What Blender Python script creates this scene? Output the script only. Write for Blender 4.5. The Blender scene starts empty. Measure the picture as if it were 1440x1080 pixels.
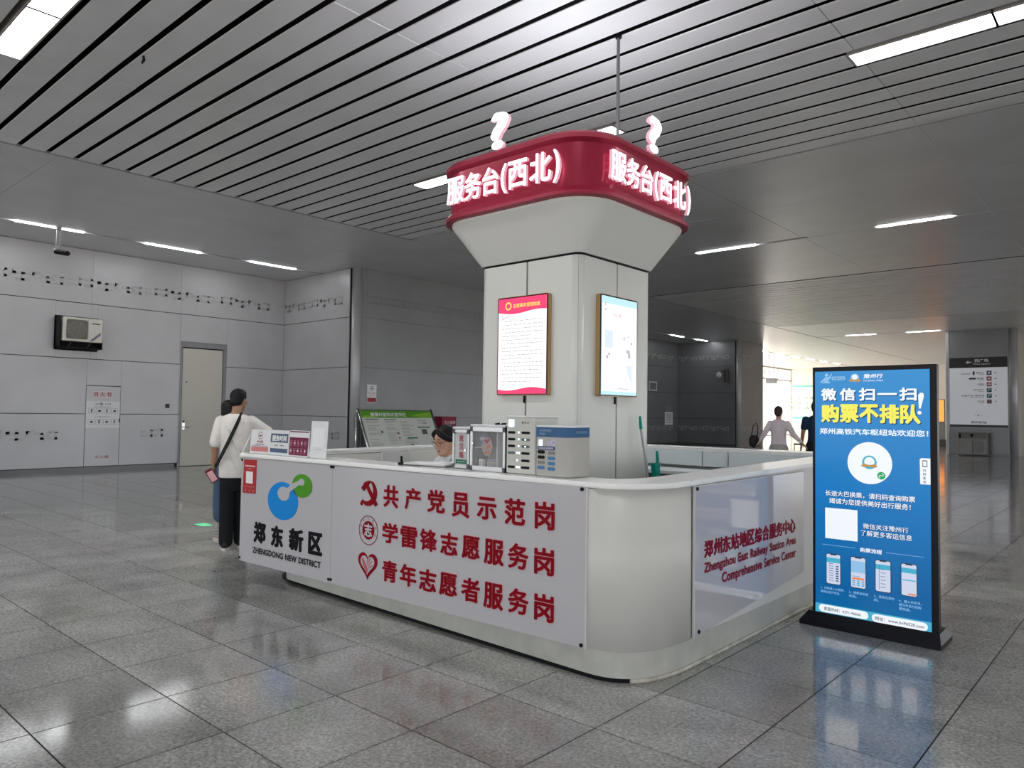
import bpy, math, random
import numpy as np
from mathutils import Vector, Matrix
random.seed(7)
SC = bpy.context.scene
COL = SC.collection
# ------------------------------------------------------------------ camera
def cam_setup():
    p, r, y = math.radians(2.2367), math.radians(-.7943), math.radians(131.734)
    f = Vector((math.cos(y)*math.cos(p), math.sin(y)*math.cos(p), math.sin(p)))
    rt = Vector((math.sin(y), -math.cos(y), 0)); dn = f.cross(rt)
    rt2 = math.cos(r)*rt + math.sin(r)*dn; dn2 = -math.sin(r)*rt + math.cos(r)*dn
    m = Matrix((rt2, -dn2, -f)).transposed().to_4x4(); m.translation = Vector((0, 0, 1.465))
    c = bpy.data.cameras.new('camera'); o = bpy.data.objects.new('camera', c); COL.objects.link(o)
    o.matrix_world = m; c.sensor_width = 36; c.lens = 1037.2/1440*36; c.clip_start = .05; c.clip_end = 400
    SC.camera = o
cam_setup()
# ------------------------------------------------------------------ exposure, world, daylight
SC.view_settings.view_transform = 'Standard'; SC.view_settings.look = 'None'
SC.view_settings.exposure = 0.3; SC.view_settings.gamma = 1.0; SC.view_settings.use_curve_mapping = False
SC.cycles.use_denoising = True
SC.cycles.max_bounces = 8; SC.cycles.sample_clamp_indirect = 6
W = bpy.data.worlds.new('world'); SC.world = W; W.use_nodes = True
W.node_tree.nodes['Background'].inputs[0].default_value = (.93, .965, 1.0, 1)
W.node_tree.nodes['Background'].inputs[1].default_value = 2.35
def light(name, kind, loc, energy, color=(1, 1, 1), size=None, aim=None, **kw):
    l = bpy.data.lights.new(name, kind); l.energy = energy; l.color = color
    if size: l.shape = 'RECTANGLE'; l.size, l.size_y = size
    for k, v in kw.items(): setattr(l, k, v)
    o = bpy.data.objects.new(name, l); COL.objects.link(o); o.location = loc
    if aim: o.rotation_euler = (Vector(aim)-Vector(loc)).to_track_quat('-Z', 'Y').to_euler()
    return o
# low afternoon sun that reaches the far hall through its glass wall
light('sun', 'SUN', (-60, 60, 40), 11.0, (1, .74, .50), aim=(-30, 50, 14), angle=.02)
# daylight entering the far hall through the glass wall
light('daylight', 'AREA', (-23.5, 47, 2.6), 1500, (1, .90, .78), size=(18, 5), aim=(0, 47, 2.2))
# ------------------------------------------------------------------ materials
MT = {}
def mat(name, col, rough=.5, metal=0, emit=0, noise=0, nscale=8, spec=.22, alpha=1, trans=0, bump=0, bscale=200, ecol=None, coat=0):
    if name in MT: return MT[name]
    m = bpy.data.materials.new(name); m.use_nodes = True; MT[name] = m
    nt = m.node_tree; b = nt.nodes['Principled BSDF']
    c = (*col, 1)
    b.inputs['Base Color'].default_value = c; b.inputs['Roughness'].default_value = rough
    b.inputs['Metallic'].default_value = metal; b.inputs['Specular IOR Level'].default_value = spec
    b.inputs['Coat Weight'].default_value = coat; b.inputs['Coat Roughness'].default_value = .05
    if trans: b.inputs['Transmission Weight'].default_value = trans; b.inputs['IOR'].default_value = 1.1
    if alpha < 1: b.inputs['Alpha'].default_value = alpha
    if emit:
        b.inputs['Emission Color'].default_value = (*(ecol or col), 1); b.inputs['Emission Strength'].default_value = emit
    if noise or bump:
        g = nt.nodes.new('ShaderNodeNewGeometry')
        n = nt.nodes.new('ShaderNodeTexNoise'); n.inputs['Scale'].default_value = nscale; n.inputs['Detail'].default_value = 4
        nt.links.new(g.outputs['Position'], n.inputs['Vector'])
        if noise:
            r = nt.nodes.new('ShaderNodeMapRange'); r.inputs['From Min'].default_value = .3; r.inputs['From Max'].default_value = .7
            r.inputs['To Min'].default_value = 1-noise; r.inputs['To Max'].default_value = 1+noise
            nt.links.new(n.outputs[0], r.inputs[0])
            v = nt.nodes.new('ShaderNodeVectorMath'); v.operation = 'SCALE'; v.inputs[0].default_value = col
            nt.links.new(r.outputs[0], v.inputs['Scale']); nt.links.new(v.outputs[0], b.inputs['Base Color'])
        if bump:
            n2 = nt.nodes.new('ShaderNodeTexNoise'); n2.inputs['Scale'].default_value = bscale
            nt.links.new(g.outputs['Position'], n2.inputs['Vector'])
            bp = nt.nodes.new('ShaderNodeBump'); bp.inputs['Strength'].default_value = bump; bp.inputs['Distance'].default_value = .002
            nt.links.new(n2.outputs[0], bp.inputs['Height']); nt.links.new(bp.outputs[0], b.inputs['Normal'])
    return m
def floor_mat():
    m = bpy.data.materials.new('terrazzo'); m.use_nodes = True; nt = m.node_tree; b = nt.nodes['Principled BSDF']
    N = nt.nodes.new; L = nt.links.new
    g = N('ShaderNodeNewGeometry')
    # one random value per 0.6 m tile, from the tile's place in the grid
    a = N('ShaderNodeVectorMath'); a.operation = 'ADD'; a.inputs[1].default_value = (.825+30, -.485+30, 0); L(g.outputs['Position'], a.inputs[0])
    s = N('ShaderNodeVectorMath'); s.operation = 'SCALE'; s.inputs['Scale'].default_value = 1/.6; L(a.outputs[0], s.inputs[0])
    f = N('ShaderNodeVectorMath'); f.operation = 'FLOOR'; L(s.outputs[0], f.inputs[0])
    w = N('ShaderNodeTexWhiteNoise'); w.noise_dimensions = '2D'; L(f.outputs[0], w.inputs['Vector'])
    n1 = N('ShaderNodeTexNoise'); n1.inputs['Scale'].default_value = 60; n1.inputs['Detail'].default_value = 3; L(g.outputs['Position'], n1.inputs['Vector'])
    n2 = N('ShaderNodeTexNoise'); n2.inputs['Scale'].default_value = 2.3; n2.inputs['Detail'].default_value = 5; L(g.outputs['Position'], n2.inputs['Vector'])
    v = N('ShaderNodeTexVoronoi'); v.inputs['Scale'].default_value = 75; L(g.outputs['Position'], v.inputs['Vector'])
    r1 = N('ShaderNodeMapRange'); r1.inputs[1].default_value = .3; r1.inputs[2].default_value = .7; r1.inputs[3].default_value = .66; r1.inputs[4].default_value = 1.34; L(n1.outputs[0], r1.inputs[0])
    r2 = N('ShaderNodeMapRange'); r2.inputs[1].default_value = .3; r2.inputs[2].default_value = .7; r2.inputs[3].default_value = .78; r2.inputs[4].default_value = 1.2; L(n2.outputs[0], r2.inputs[0])
    r3 = N('ShaderNodeMapRange'); r3.inputs[3].default_value = .82; r3.inputs[4].default_value = 1.14; L(w.outputs[0], r3.inputs[0])
    sp = N('ShaderNodeSeparateColor'); L(v.outputs['Color'], sp.inputs[0])
    r4 = N('ShaderNodeMapRange'); r4.inputs[1].default_value = .0; r4.inputs[2].default_value = 1; r4.inputs[3].default_value = .82; r4.inputs[4].default_value = 1.18; L(sp.outputs[0], r4.inputs[0])
    def mul(x, y):
        q = N('ShaderNodeMath'); q.operation = 'MULTIPLY'; L(x, q.inputs[0]); L(y, q.inputs[1]); return q.outputs[0]
    t = mul(mul(r1.outputs[0], r2.outputs[0]), mul(r3.outputs[0], r4.outputs[0]))
    c = N('ShaderNodeVectorMath'); c.operation = 'SCALE'; c.inputs[0].default_value = (.315, .312, .298); L(t, c.inputs['Scale'])
    L(c.outputs[0], b.inputs['Base Color'])
    rr = N('ShaderNodeMapRange'); rr.inputs[1].default_value = .3; rr.inputs[2].default_value = .7; rr.inputs[3].default_value = .07; rr.inputs[4].default_value = .15; L(n2.outputs[0], rr.inputs[0]); L(rr.outputs[0], b.inputs['Roughness'])
    b.inputs['Specular IOR Level'].default_value = 1.0
    return m
def brushed(name, col, rough, metal, var=.05, spec=.35):
    return mat(name, col, rough, metal, noise=var, nscale=1.2, spec=spec)
FLOOR = floor_mat()
M_JOINT = mat('joint_dark', (.03, .03, .03), .8)
M_CEIL = brushed('ceiling_metal', (.87, .885, .91), .34, .15, spec=.8)
M_CEIL2 = brushed('ceiling_metal_plain', (.72, .735, .76), .30, .2, spec=.9)
M_VOID = mat('plenum_dark', (.012, .013, .016), .9)
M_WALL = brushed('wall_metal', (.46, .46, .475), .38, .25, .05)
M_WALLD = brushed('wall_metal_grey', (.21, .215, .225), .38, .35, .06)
M_COLM = brushed('column_metal', (.25, .255, .265), .35, .4, .06)
M_RELIEF = brushed('relief_metal', (.42, .42, .435), .42, .35, .08)
M_STEEL = brushed('stainless_steel', (.6, .6, .6), .22, 1)
M_BASEB = mat('baseboard_metal', (.12, .12, .125), .35, .6)
M_LAMP = mat('lamp_diffuser', (1, 1, 1), .5, emit=24, ecol=(.97, .985, 1))
M_LAMPF = mat('lamp_frame', (.5, .47, .45), .4, .3)
M_WHITE = mat('counter_white', (.68, .68, .655), .32, noise=.02, nscale=3)
M_CORNER = mat('corner_panel_white', (.63, .62, .585), .3, noise=.02, nscale=3)
M_BOARD = mat('acrylic_board', (.50, .49, .52), .07, coat=.5)
M_BOARDF = mat('acrylic_board_front', (.475, .465, .485), .12)
M_PLINTH = mat('plinth_white', (.47, .47, .43), .4, noise=.12, nscale=6)
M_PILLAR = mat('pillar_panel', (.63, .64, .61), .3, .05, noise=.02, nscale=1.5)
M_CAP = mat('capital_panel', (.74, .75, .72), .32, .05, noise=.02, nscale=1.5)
M_RED = mat('band_red', (.32, .022, .055), .22, .15)
M_REDL = mat('letter_red', (.235, .004, .011), .4, spec=.06)
M_BLACK = mat('plain_black', (.010, .010, .012), .45, spec=.08)
M_BLACKG = mat('gloss_black', (.012, .013, .016), .15)
M_LIT = mat('lit_white', (1, 1, 1), .5, emit=2.8, ecol=(1, .97, 1))
M_LITSIDE = mat('letter_side_lit', (.6, .35, .42), .4, emit=.42, ecol=(1, .55, .68))
# ------------------------------------------------------------------ mesh helpers
class MB:
    def __init__(s): s.v = []; s.f = []; s.m = []; s.cur = 0
    def add(s, vs, fs):
        k = len(s.v); s.v += [tuple(v) for v in vs]; s.f += [tuple(i+k for i in f) for f in fs]; s.m += [s.cur]*len(fs); return s
    def box(s, x0, x1, y0, y1, z0, z1, rot=None, c=None):
        vs = [Vector((x, y, z)) for z in (z0, z1) for y in (y0, y1) for x in (x0, x1)]
        if rot is not None:
            c = Vector(c) if c is not None else Vector(((x0+x1)/2, (y0+y1)/2, (z0+z1)/2)); vs = [rot @ (v-c)+c for v in vs]
        return s.add(vs, [(0, 2, 3, 1), (4, 5, 7, 6), (0, 1, 5, 4), (2, 6, 7, 3), (0, 4, 6, 2), (1, 3, 7, 5)])
    def bbox(s, x0, x1, y0, y1, z0, z1, b=.005):
        """box with chamfered edges (8 corners -> 24 points)"""
        r = []
        for x, sx in ((x0, 1), (x1, -1)):
            for y, sy in ((y0, 1), (y1, -1)):
                for z, sz in ((z0, 1), (z1, -1)):
                    r += [(x, y+sy*b, z+sz*b), (x+sx*b, y, z+sz*b), (x+sx*b, y+sy*b, z)]
        fs = [(0, 3, 9, 6), (12, 18, 21, 15), (1, 13, 16, 4), (7, 10, 22, 19), (2, 8, 20, 14), (5, 17, 23, 11)]
        fs += [(3*i, 3*i+1, 3*i+2) for i in range(8)]
        def e(i, j, a, b_): return (3*i+a, 3*i+b_, 3*j+b_, 3*j+a)
        for i, j in ((0, 4), (1, 5), (2, 6), (3, 7)): fs.append(e(i, j, 1, 2))
        for i, j in ((0, 2), (1, 3), (4, 6), (5, 7)): fs.append(e(i, j, 0, 2))
        for i, j in ((0, 1), (2, 3), (4, 5), (6, 7)): fs.append(e(i, j, 0, 1))
        return s.add(r, fs)
    def loft(s, rings, cap=True, closed=True):
        n = len(rings[0]); vs = [p for r in rings for p in r]; fs = []
        for i in range(len(rings)-1):
            for j in range(n if closed else n-1):
                k = (j+1) % n; fs.append((i*n+j, i*n+k, (i+1)*n+k, (i+1)*n+j))
        if cap: fs.append(tuple(range(n-1, -1, -1))); fs.append(tuple(range((len(rings)-1)*n, len(rings)*n)))
        return s.add(vs, fs)
    def tube(s, pts, rad, n=10, cap=True, closed=False):
        pts = [Vector(p) for p in pts]; rads = rad if isinstance(rad, (list, tuple)) else [rad]*len(pts)
        t0 = (pts[1]-pts[0]).normalized(); a = Vector((0, 0, 1)) if abs(t0.z) < .9 else Vector((1, 0, 0))
        u = t0.cross(a).normalized(); rings = []
        for i, p in enumerate(pts):
            t = (pts[min(i+1, len(pts)-1)]-pts[max(i-1, 0)])
            if t.length < 1e-9: t = t0
            t = t.normalized(); u = (u-t*u.dot(t)).normalized(); w = t.cross(u)
            rings.append([p+(u*math.cos(2*math.pi*j/n)+w*math.sin(2*math.pi*j/n))*rads[i] for j in range(n)])
        return s.loft(rings, cap)
    def cyl(s, c, r, h, axis='z', n=20, r2=None):
        c = Vector(c); d = {'x': Vector((1, 0, 0)), 'y': Vector((0, 1, 0)), 'z': Vector((0, 0, 1))}[axis]
        return s.tube([c, c+d*h], [r, r if r2 is None else r2], n)
    def ball(s, c, rx, ry=None, rz=None, n=16, m=10, rot=None):
        ry = ry or rx; rz = rz or rx; rings = []
        for i in range(m+1):
            t = math.pi*i/m; t = max(min(t, math.pi-.02), .02)
            rings.append([Vector((rx*math.sin(t)*math.cos(2*math.pi*j/n), ry*math.sin(t)*math.sin(2*math.pi*j/n), -rz*math.cos(t))) for j in range(n)])
        rings = [[(rot @ p if rot is not None else p)+Vector(c) for p in r] for r in rings]
        return s.loft(rings)
    def mesh(s, name, mats, smooth=False):
        me = bpy.data.meshes.new(name); me.from_pydata(s.v, [], s.f)
        for m in (mats if isinstance(mats, (list, tuple)) else [mats]): me.materials.append(m)
        for p, k in zip(me.polygons, s.m): p.material_index = k
        if smooth: me.polygons.foreach_set('use_smooth', [True]*len(me.polygons))
        me.update(); return me
def link(name, data, parent=None, loc=(0, 0, 0)):
    o = bpy.data.objects.new(name, data); COL.objects.link(o)
    if parent is not None: o.parent = parent
    o.location = loc; return o
def tag(o, label=None, cat=None, group=None, kind=None):
    if label: o['label'] = label
    if cat: o['category'] = cat
    if group: o['group'] = group
    if kind: o['kind'] = kind
    return o
def thing(name, label, cat, loc, rz=0, group=None):
    o = link(name, None, None, loc); o.rotation_euler = (0, 0, rz); return tag(o, label, cat, group)
def P(name, mb, m, root, smooth=False, label=None, kind=None, local=False):
    """a part: mesh given in world coordinates (root unrotated) or in root-local ones; a root may itself be a part"""
    off = Vector((0, 0, 0))
    if not local:
        r = root
        while r is not None: off -= Vector(r.location); r = r.parent
    o = link(name, mb if isinstance(mb, bpy.types.Mesh) else mb.mesh(name, m, smooth), root, off)
    return tag(o, label, kind=kind)
def S(name, mb, m, kind='structure', smooth=False):
    return tag(link(name, mb.mesh(name, m, smooth)), kind=kind)
def clone(o, parent=None):
    c = o.copy(); COL.objects.link(c); c.parent = parent
    for ch in list(o.children): clone(ch, c)
    return c
def rrect(x0, x1, y0, y1, r, n=8, z=0, e=2.0):
    """rounded rectangle outline, counter-clockwise from the lower left corner; r: one radius or four (rx, ry)"""
    r = r if isinstance(r, (list, tuple)) else [(r, r)]*4
    pts = []
    for k, (cx, cy, sx, sy) in enumerate(((x0, y0, -1, -1), (x1, y0, 1, -1), (x1, y1, 1, 1), (x0, y1, -1, 1))):
        rx, ry = r[k]
        for i in range(n+1):
            t = math.pi/2*i/n
            if k % 2 == 0: a, b = math.cos(t), math.sin(t)
            else: a, b = math.sin(t), math.cos(t)
            a, b = a**(2/e), b**(2/e)
            pts.append(Vector((cx-sx*rx+sx*rx*a, cy-sy*ry+sy*ry*b, z)))
    return pts
# ---- flat graphics and lettering on a plane
GL = {}
def glyph(body, bold=0., res=3, shear=0):
    k = (body, bold, res, shear)
    if k in GL: return GL[k]
    c = bpy.data.curves.new('t', 'FONT'); c.body = body; c.offset = bold; c.resolution_u = res; c.shear = shear
    c.fill_mode = 'FRONT'
    o = bpy.data.objects.new('t', c); COL.objects.link(o)
    dg = bpy.context.evaluated_depsgraph_get(); dg.update()
    me = bpy.data.meshes.new_from_object(o.evaluated_get(dg))
    vs = [tuple(v.co) for v in me.vertices]; fs = [tuple(p.vertices) for p in me.polygons]
    bpy.data.objects.remove(o); bpy.data.curves.remove(c); bpy.data.meshes.remove(me)
    xs = [v[0] for v in vs]; ys = [v[1] for v in vs]
    GL[k] = (vs, fs, min(xs), max(xs), min(ys), max(ys)); return GL[k]
class Plane:
    """O: origin, U, V: unit directions on the plane; graphics are placed by (u, v) and stand out by d"""
    def __init__(s, O, U, V=(0, 0, 1)):
        s.O = Vector(O); s.U = Vector(U).normalized(); s.V = Vector(V).normalized(); s.N = s.U.cross(s.V)
    def p(s, u, v, d=0): return s.O+s.U*u+s.V*v+s.N*d
    def text(s, mb, body, u0, u1, v0, v1, d=.002, bold=0., th=0., keep=False, res=3, shear=0):
        vs, fs, a, b, c, e = glyph(body, 0, res, shear)
        a -= bold; b += bold; c -= bold; e += bold
        su = (u1-u0)/(b-a) if b > a else 1; sv = (v1-v0)/(e-c) if e > c else 1
        if keep:
            k = min(su, sv); um = (u0+u1)/2; vm = (v0+v1)/2
            u0 = um-k*(b-a)/2; v0 = vm-k*(e-c)/2; su = sv = k
        P2 = [(u0+(x-a)*su, v0+(y-c)*sv) for x, y, z in vs]
        edge = {}
        if th:
            for f in fs:
                for i in range(len(f)): edge[(f[i], f[(i+1) % len(f)])] = 1
        q = bold*.75
        # a bold face: the glyph laid down with small shifts all round
        for i, (sx, sy) in enumerate(((0, 0),) if not bold else ((bold, 0), (-bold, 0), (0, bold), (0, -bold)) if len(body) > 4 else ((bold, 0), (q, q), (0, bold), (-q, q), (-bold, 0), (-q, -q), (0, -bold), (q, -q))):
            T = [(u+sx*su, v+sy*sv) for u, v in P2]; dd = d+i*.00001
            mb.add([s.p(u, v, dd) for u, v in T], fs)
            if th:
                n = len(T); sf = [(i_, i_+n, j_+n, j_) for (i_, j_) in edge if (j_, i_) not in edge]
                keepm = mb.cur; mb.cur = 1 if getattr(mb, 'side', False) else mb.cur
                mb.add([s.p(u, v, dd-.0004) for u, v in T]+[s.p(u, v, d-th) for u, v in T], sf); mb.cur = keepm
        return mb
    def rect(s, mb, u0, u1, v0, v1, d=.001, th=.0):
        if th:
            vs = [s.p(u, v, q) for q in (d-th, d) for v in (v0, v1) for u in (u0, u1)]
            return mb.add(vs, [(0, 2, 3, 1), (4, 5, 7, 6), (0, 1, 5, 4), (2, 6, 7, 3), (0, 4, 6, 2), (1, 3, 7, 5)])
        return mb.add([s.p(u0, v0, d), s.p(u1, v0, d), s.p(u1, v1, d), s.p(u0, v1, d)], [(0, 1, 2, 3)])
    def poly(s, mb, pts, d=.001, th=0):
        n = len(pts)
        if th:
            mb.add([s.p(u, v, d-th) for u, v in pts]+[s.p(u, v, d) for u, v in pts],
                   [tuple(range(n, 2*n))]+[(i, (i+1) % n, (i+1) % n+n, i+n) for i in range(n)])
        else: mb.add([s.p(u, v, d) for u, v in pts], [tuple(range(n))])
        return mb
    def disc(s, mb, u, v, r, d=.001, th=0, n=28, ry=None):
        ry = ry or r
        return s.poly(mb, [(u+r*math.cos(2*math.pi*i/n), v+ry*math.sin(2*math.pi*i/n)) for i in range(n)], d, th)
    def ring(s, mb, u, v, r0, r1, d=.001, a0=0, a1=2*math.pi, n=32):
        vs = []; fs = []
        for i in range(n+1):
            a = a0+(a1-a0)*i/n
            vs += [s.p(u+r0*math.cos(a), v+r0*math.sin(a), d), s.p(u+r1*math.cos(a), v+r1*math.sin(a), d)]
            if i: fs.append((2*i-2, 2*i-1, 2*i+1, 2*i))
        return mb.add(vs, fs)
    def rr(s, mb, u0, u1, v0, v1, r, d=.001, th=0, n=6):
        return s.poly(mb, [(p.x, p.y) for p in rrect(u0, u1, v0, v1, r, n)], d, th)
X, Y, Z = (1, 0, 0), (0, 1, 0), (0, 0, 1)
CZ = 5.1
# ================================================================== STRUCTURE
# ---- floor: tiles of 0.6 m; the nearest 300 are single parts
fl = MB().box(-26, 22, -14, 60, -.25, -.006)
floor = S('floor', fl, FLOOR)
def in_view(x, y):
    a = math.radians(131.734); f = x*math.cos(a)+y*math.sin(a); r = x*math.sin(a)-y*math.cos(a)
    return f > 1.2 and abs(r) < f*.76+.6, f
cells = []
for i in range(-34, 12):
    for j in range(-6, 58):
        cx, cy = -.825+.6*i-.3, .485+.6*j+.3
        ok, f = in_view(cx, cy)
        if ok and not (-5.7 < cx < -2.4 and 3.7 < cy < 7.2): cells.append((f, cx, cy))
cells.sort()
tb = MB(); g = .2962
def tile_geo(mb, cx, cy):
    o = [(cx-g, cy-g), (cx+g, cy-g), (cx+g, cy+g), (cx-g, cy+g)]
    mb.add([(x, y, -.006) for x, y in o]+[(x, y, 0) for x, y in o], [(0, 1, 5, 4), (1, 2, 6, 5), (2, 3, 7, 6), (3, 0, 4, 7), (4, 5, 6, 7)])
tile_geo(tb, 0, 0); tile_me = tb.mesh('floor_tile', FLOOR)
for f, cx, cy in cells[:300]: link('floor_tile', tile_me, floor, (cx, cy, 0))
rest = MB()
vis = {(round(c[1], 2), round(c[2], 2)) for c in cells[:300]}
for i in range(-34, 12):
    for j in range(-6, 58):
        cx, cy = -.825+.6*i-.3, .485+.6*j+.3
        if (round(cx, 2), round(cy, 2)) not in vis: tile_geo(rest, cx, cy)
P('far_floor_tiles', rest, FLOOR, floor, kind='stuff')
P('joint_grout', MB().box(-21, 6.4, -3.2, 35, -.0065, -.0045), M_JOINT, floor)
# floor beyond the tile field, level with it
ff = MB().box(-26, -21.24, -14, 60, -.2, -.0005); ff.box(-21.24, 22, 35.29, 60, -.2, -.0005); ff.box(5.8, 22, -14, 35.29, -.2, -.0005); ff.box(-21.24, 5.8, -14, -3.12, -.2, -.0005)
P('floor_outskirts', ff, FLOOR, floor)
# ---- ceiling
MX = [-11.94+3.22*k for k in range(8)]          # module joints across x
ceil = S('ceiling', MB().box(-26, 22, -14, 60, 5.34, 5.5), M_VOID)
def slab(name, x0, x1, y0, y1, m, z=CZ, th=.03, b=.003):
    return P(name, MB().bbox(x0, x1, y0, y1, z, z+th, b), m, ceil)
# lamps in slat field: (x0, x1, row y0)
LAMPS = [(-9.0, -7.78, 7.79), (-7.76, -6.54, 7.79), (-6.42, -5.2, 7.79), (-2.35, -1.14, 7.79), (-1.12, .09, 7.79), (1.4, 2.6, 7.79),
         (-8.94, -7.72, 2.07), (-7.70, -6.48, 2.07), (-2.35, -1.14, 2.07), (-5.7, -4.48, 2.07)]
def slat_field(edge, n, single):
    rest = MB(); e = .034; pitch = .357; yl = [edge-.34-pitch*j for j in range(n)]
    tops = [edge]+yl
    for j in range(len(tops)-1):
        y1, y0 = tops[j]-e, tops[j+1]+e
        for k in range(len(MX)-1):
            x0, x1 = MX[k]+.004, MX[k+1]-.004
            segs = [(x0, x1)]
            for lx0, lx1, ly in LAMPS:
                if single and y0-.02 < ly < y1+.02:
                    new = []
                    for a, b in segs:
                        if lx1 <= a or lx0 >= b: new.append((a, b)); continue
                        if lx0-.03 > a: new.append((a, lx0-.03))
                        if lx1+.03 < b: new.append((lx1+.03, b))
                    segs = new
            for a, b in segs:
                dz = random.uniform(-.002, .002)
                if single and b-a > 3.19: 
                    o = link('ceiling_panel', SL, ceil, (a, (y0+y1)/2, CZ+dz))
                elif single: slab('ceiling_panel', a, b, y0, y1, M_CEIL, th=.012)
                else: rest.box(a, b, y0, y1, CZ+dz, CZ+.012)
    return rest
w = .357/2-.034
SL = MB().bbox(0, 3.214, -w, w, 0, .012, .003).mesh('ceiling_panel', M_CEIL)
slat_field(10.09, 27, True)
far = slat_field(29.35, 27, False)
P('far_ceiling_panels', far, M_CEIL, ceil, kind='stuff')
# plain metal ceiling: bays between the slat fields, with slots for the strip lamps
for k in range(len(MX)-1):
    x0, x1 = MX[k]+.003, MX[k+1]-.003
    for y0, y1 in ((10.13, 12.5), (12.506, 14.94), (15.06, 17.5), (17.506, 19.62), (29.4, 31.8), (31.806, 34.24), (34.36, 37), (37.006, 40.2), (40.206, 44), (44.006, 48), (48.006, 52), (52.006, 57), (-9.4, -4.2), (-4.194, .37)):
        slab('plain_ceiling_panel', x0, x1, y0, y1, M_CEIL2)
for y0, y1 in [(-9.4+6.44*k, -9.4+6.44*(k+1)-.006) for k in range(11)]:
    slab('plain_ceiling_panel', -26, -16.91, y0, y1, M_CEIL2)
    slab('plain_ceiling_panel', -16.79, -11.99, y0, y1, M_CEIL2)
    if y0 < 60: slab('plain_ceiling_panel', MX[-1]+.05, 22, y0, y1, M_CEIL2)
tr = MB().box(-11.99, -11.962, .37, 10.14, CZ-.004, CZ+.03); tr.box(-11.99, -11.962, 19.6, 29.4, CZ-.004, CZ+.03)
P('edge_trim', tr, M_WALL, ceil)
P('hanging_foam_strip', MB().tube([(-7.86, 3.02, 5.1), (-7.87, 3.03, 5.06), (-7.9, 3.02, 5.03)], [.012, .016, .008], 8), M_BLACK, ceil)
# ---- lamps
def troffer(x0, x1, yc, label, grp):
    t = thing('ceiling_lamp', label, 'ceiling light', ((x0+x1)/2, yc, CZ), 0, grp); h = .135
    f = MB()
    for a, b, c, d in ((x0-.02, x1+.02, yc-h-.02, yc-h), (x0-.02, x1+.02, yc+h, yc+h+.02), (x0-.02, x0, yc-h, yc+h), (x1, x1+.02, yc-h, yc+h)): f.box(a, b, c, d, CZ-.006, CZ+.1)
    f.box(x0-.02, x1+.02, yc-h-.02, yc+h+.02, CZ+.1, CZ+.11); P('lamp_frame', f, M_LAMPF, t); P('diffuser', MB().bbox(x0, x1, yc-h, yc+h, CZ+.002, CZ+.02, .003), M_LAMP, t)
LL = ['lit rectangular ceiling lamp just left of the red sign band', 'rectangular ceiling lamp hidden behind the red sign band, left one', 'rectangular ceiling lamp peeping over the top of the red sign band',
      'long lit rectangular ceiling lamp at the upper right, left of its pair', 'lit rectangular ceiling lamp cut by the right edge of the photo', 'rectangular ceiling lamp beyond the right edge of the photo',
      'large lit ceiling lamp at the upper left corner, lower of the pair', 'large lit ceiling lamp cut by the top edge, beside the upper left corner', 'rectangular ceiling lamp above the photo on the right', 'rectangular ceiling lamp above the middle of the photo']
for (a, b, c), l in zip(LAMPS, LL): troffer(a, b, c, l, 'rectangular lamps in the slatted ceiling')
def strip(x, y, L, axis, label, grp):
    t = thing('strip_lamp', label, 'strip light', (x, y, CZ), 0, grp); w = .052
    a = (x-w, x+w, y, y+L) if axis == 'y' else (x, x+L, y-w, y+w)
    P('diffuser', MB().bbox(*a, CZ-.008, CZ+.02, .004), M_LAMP, t)
    P('housing', MB().box(*a, CZ+.02, CZ+.08), M_LAMPF, t)
names = {4.17: 'strip lamp above the hanging camera at the far left', 6.66: 'strip lamp in the left ceiling, middle of the three lit ones', 9.16: 'strip lamp in the left ceiling, nearest to the wall corner',
         1.67: 'strip lamp in the left ceiling outside the left edge', 29.75: 'strip lamp over the recess behind the pillar, left one', 32.1: 'strip lamp over the recess behind the pillar, right one'}
for y in (1.67, 4.17, 6.66, 9.16, 29.75, 32.1): strip(-16.85, y, 1.24 if y < 20 else 1.05, 'y', names[y], 'strip lamps along the left side ceiling')
for i, y in enumerate((39.2, 41.65, 44.1, 46.6, 49.0, 51.5)):
    strip(-16.85, y, 1.1, 'y', 'small far strip lamp in the bright hall, %s from the left' % ('first', 'second', 'third', 'fourth', 'fifth', 'sixth')[i], 'far strip lamps in the bright hall')
for x, L, l in ((-7.86, 1.34, 'strip lamp just right of the white capital, in the plain ceiling'), (-4.1, 1.24, 'strip lamp in the plain ceiling above the blue display, right one')): strip(x, 15.0, L, 'x', l, 'strip lamps across the plain ceiling')
for x, l in ((-10.7, 'far strip lamp above the blue display, left of two'), (-8.24, 'far strip lamp beside the directory column, right of two')): strip(x, 34.3, 1.2, 'x', l, 'strip lamps across the plain ceiling')
P('unlit_strip', MB().box(-5.42, -4.14, 14.95, 15.05, CZ+.003, CZ+.02).box(-2.8, 5, 14.95, 15.05, CZ+.003, CZ+.02).box(-11, -7.9, 14.95, 15.05, CZ+.003, CZ+.02), M_CEIL2, ceil)
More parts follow.
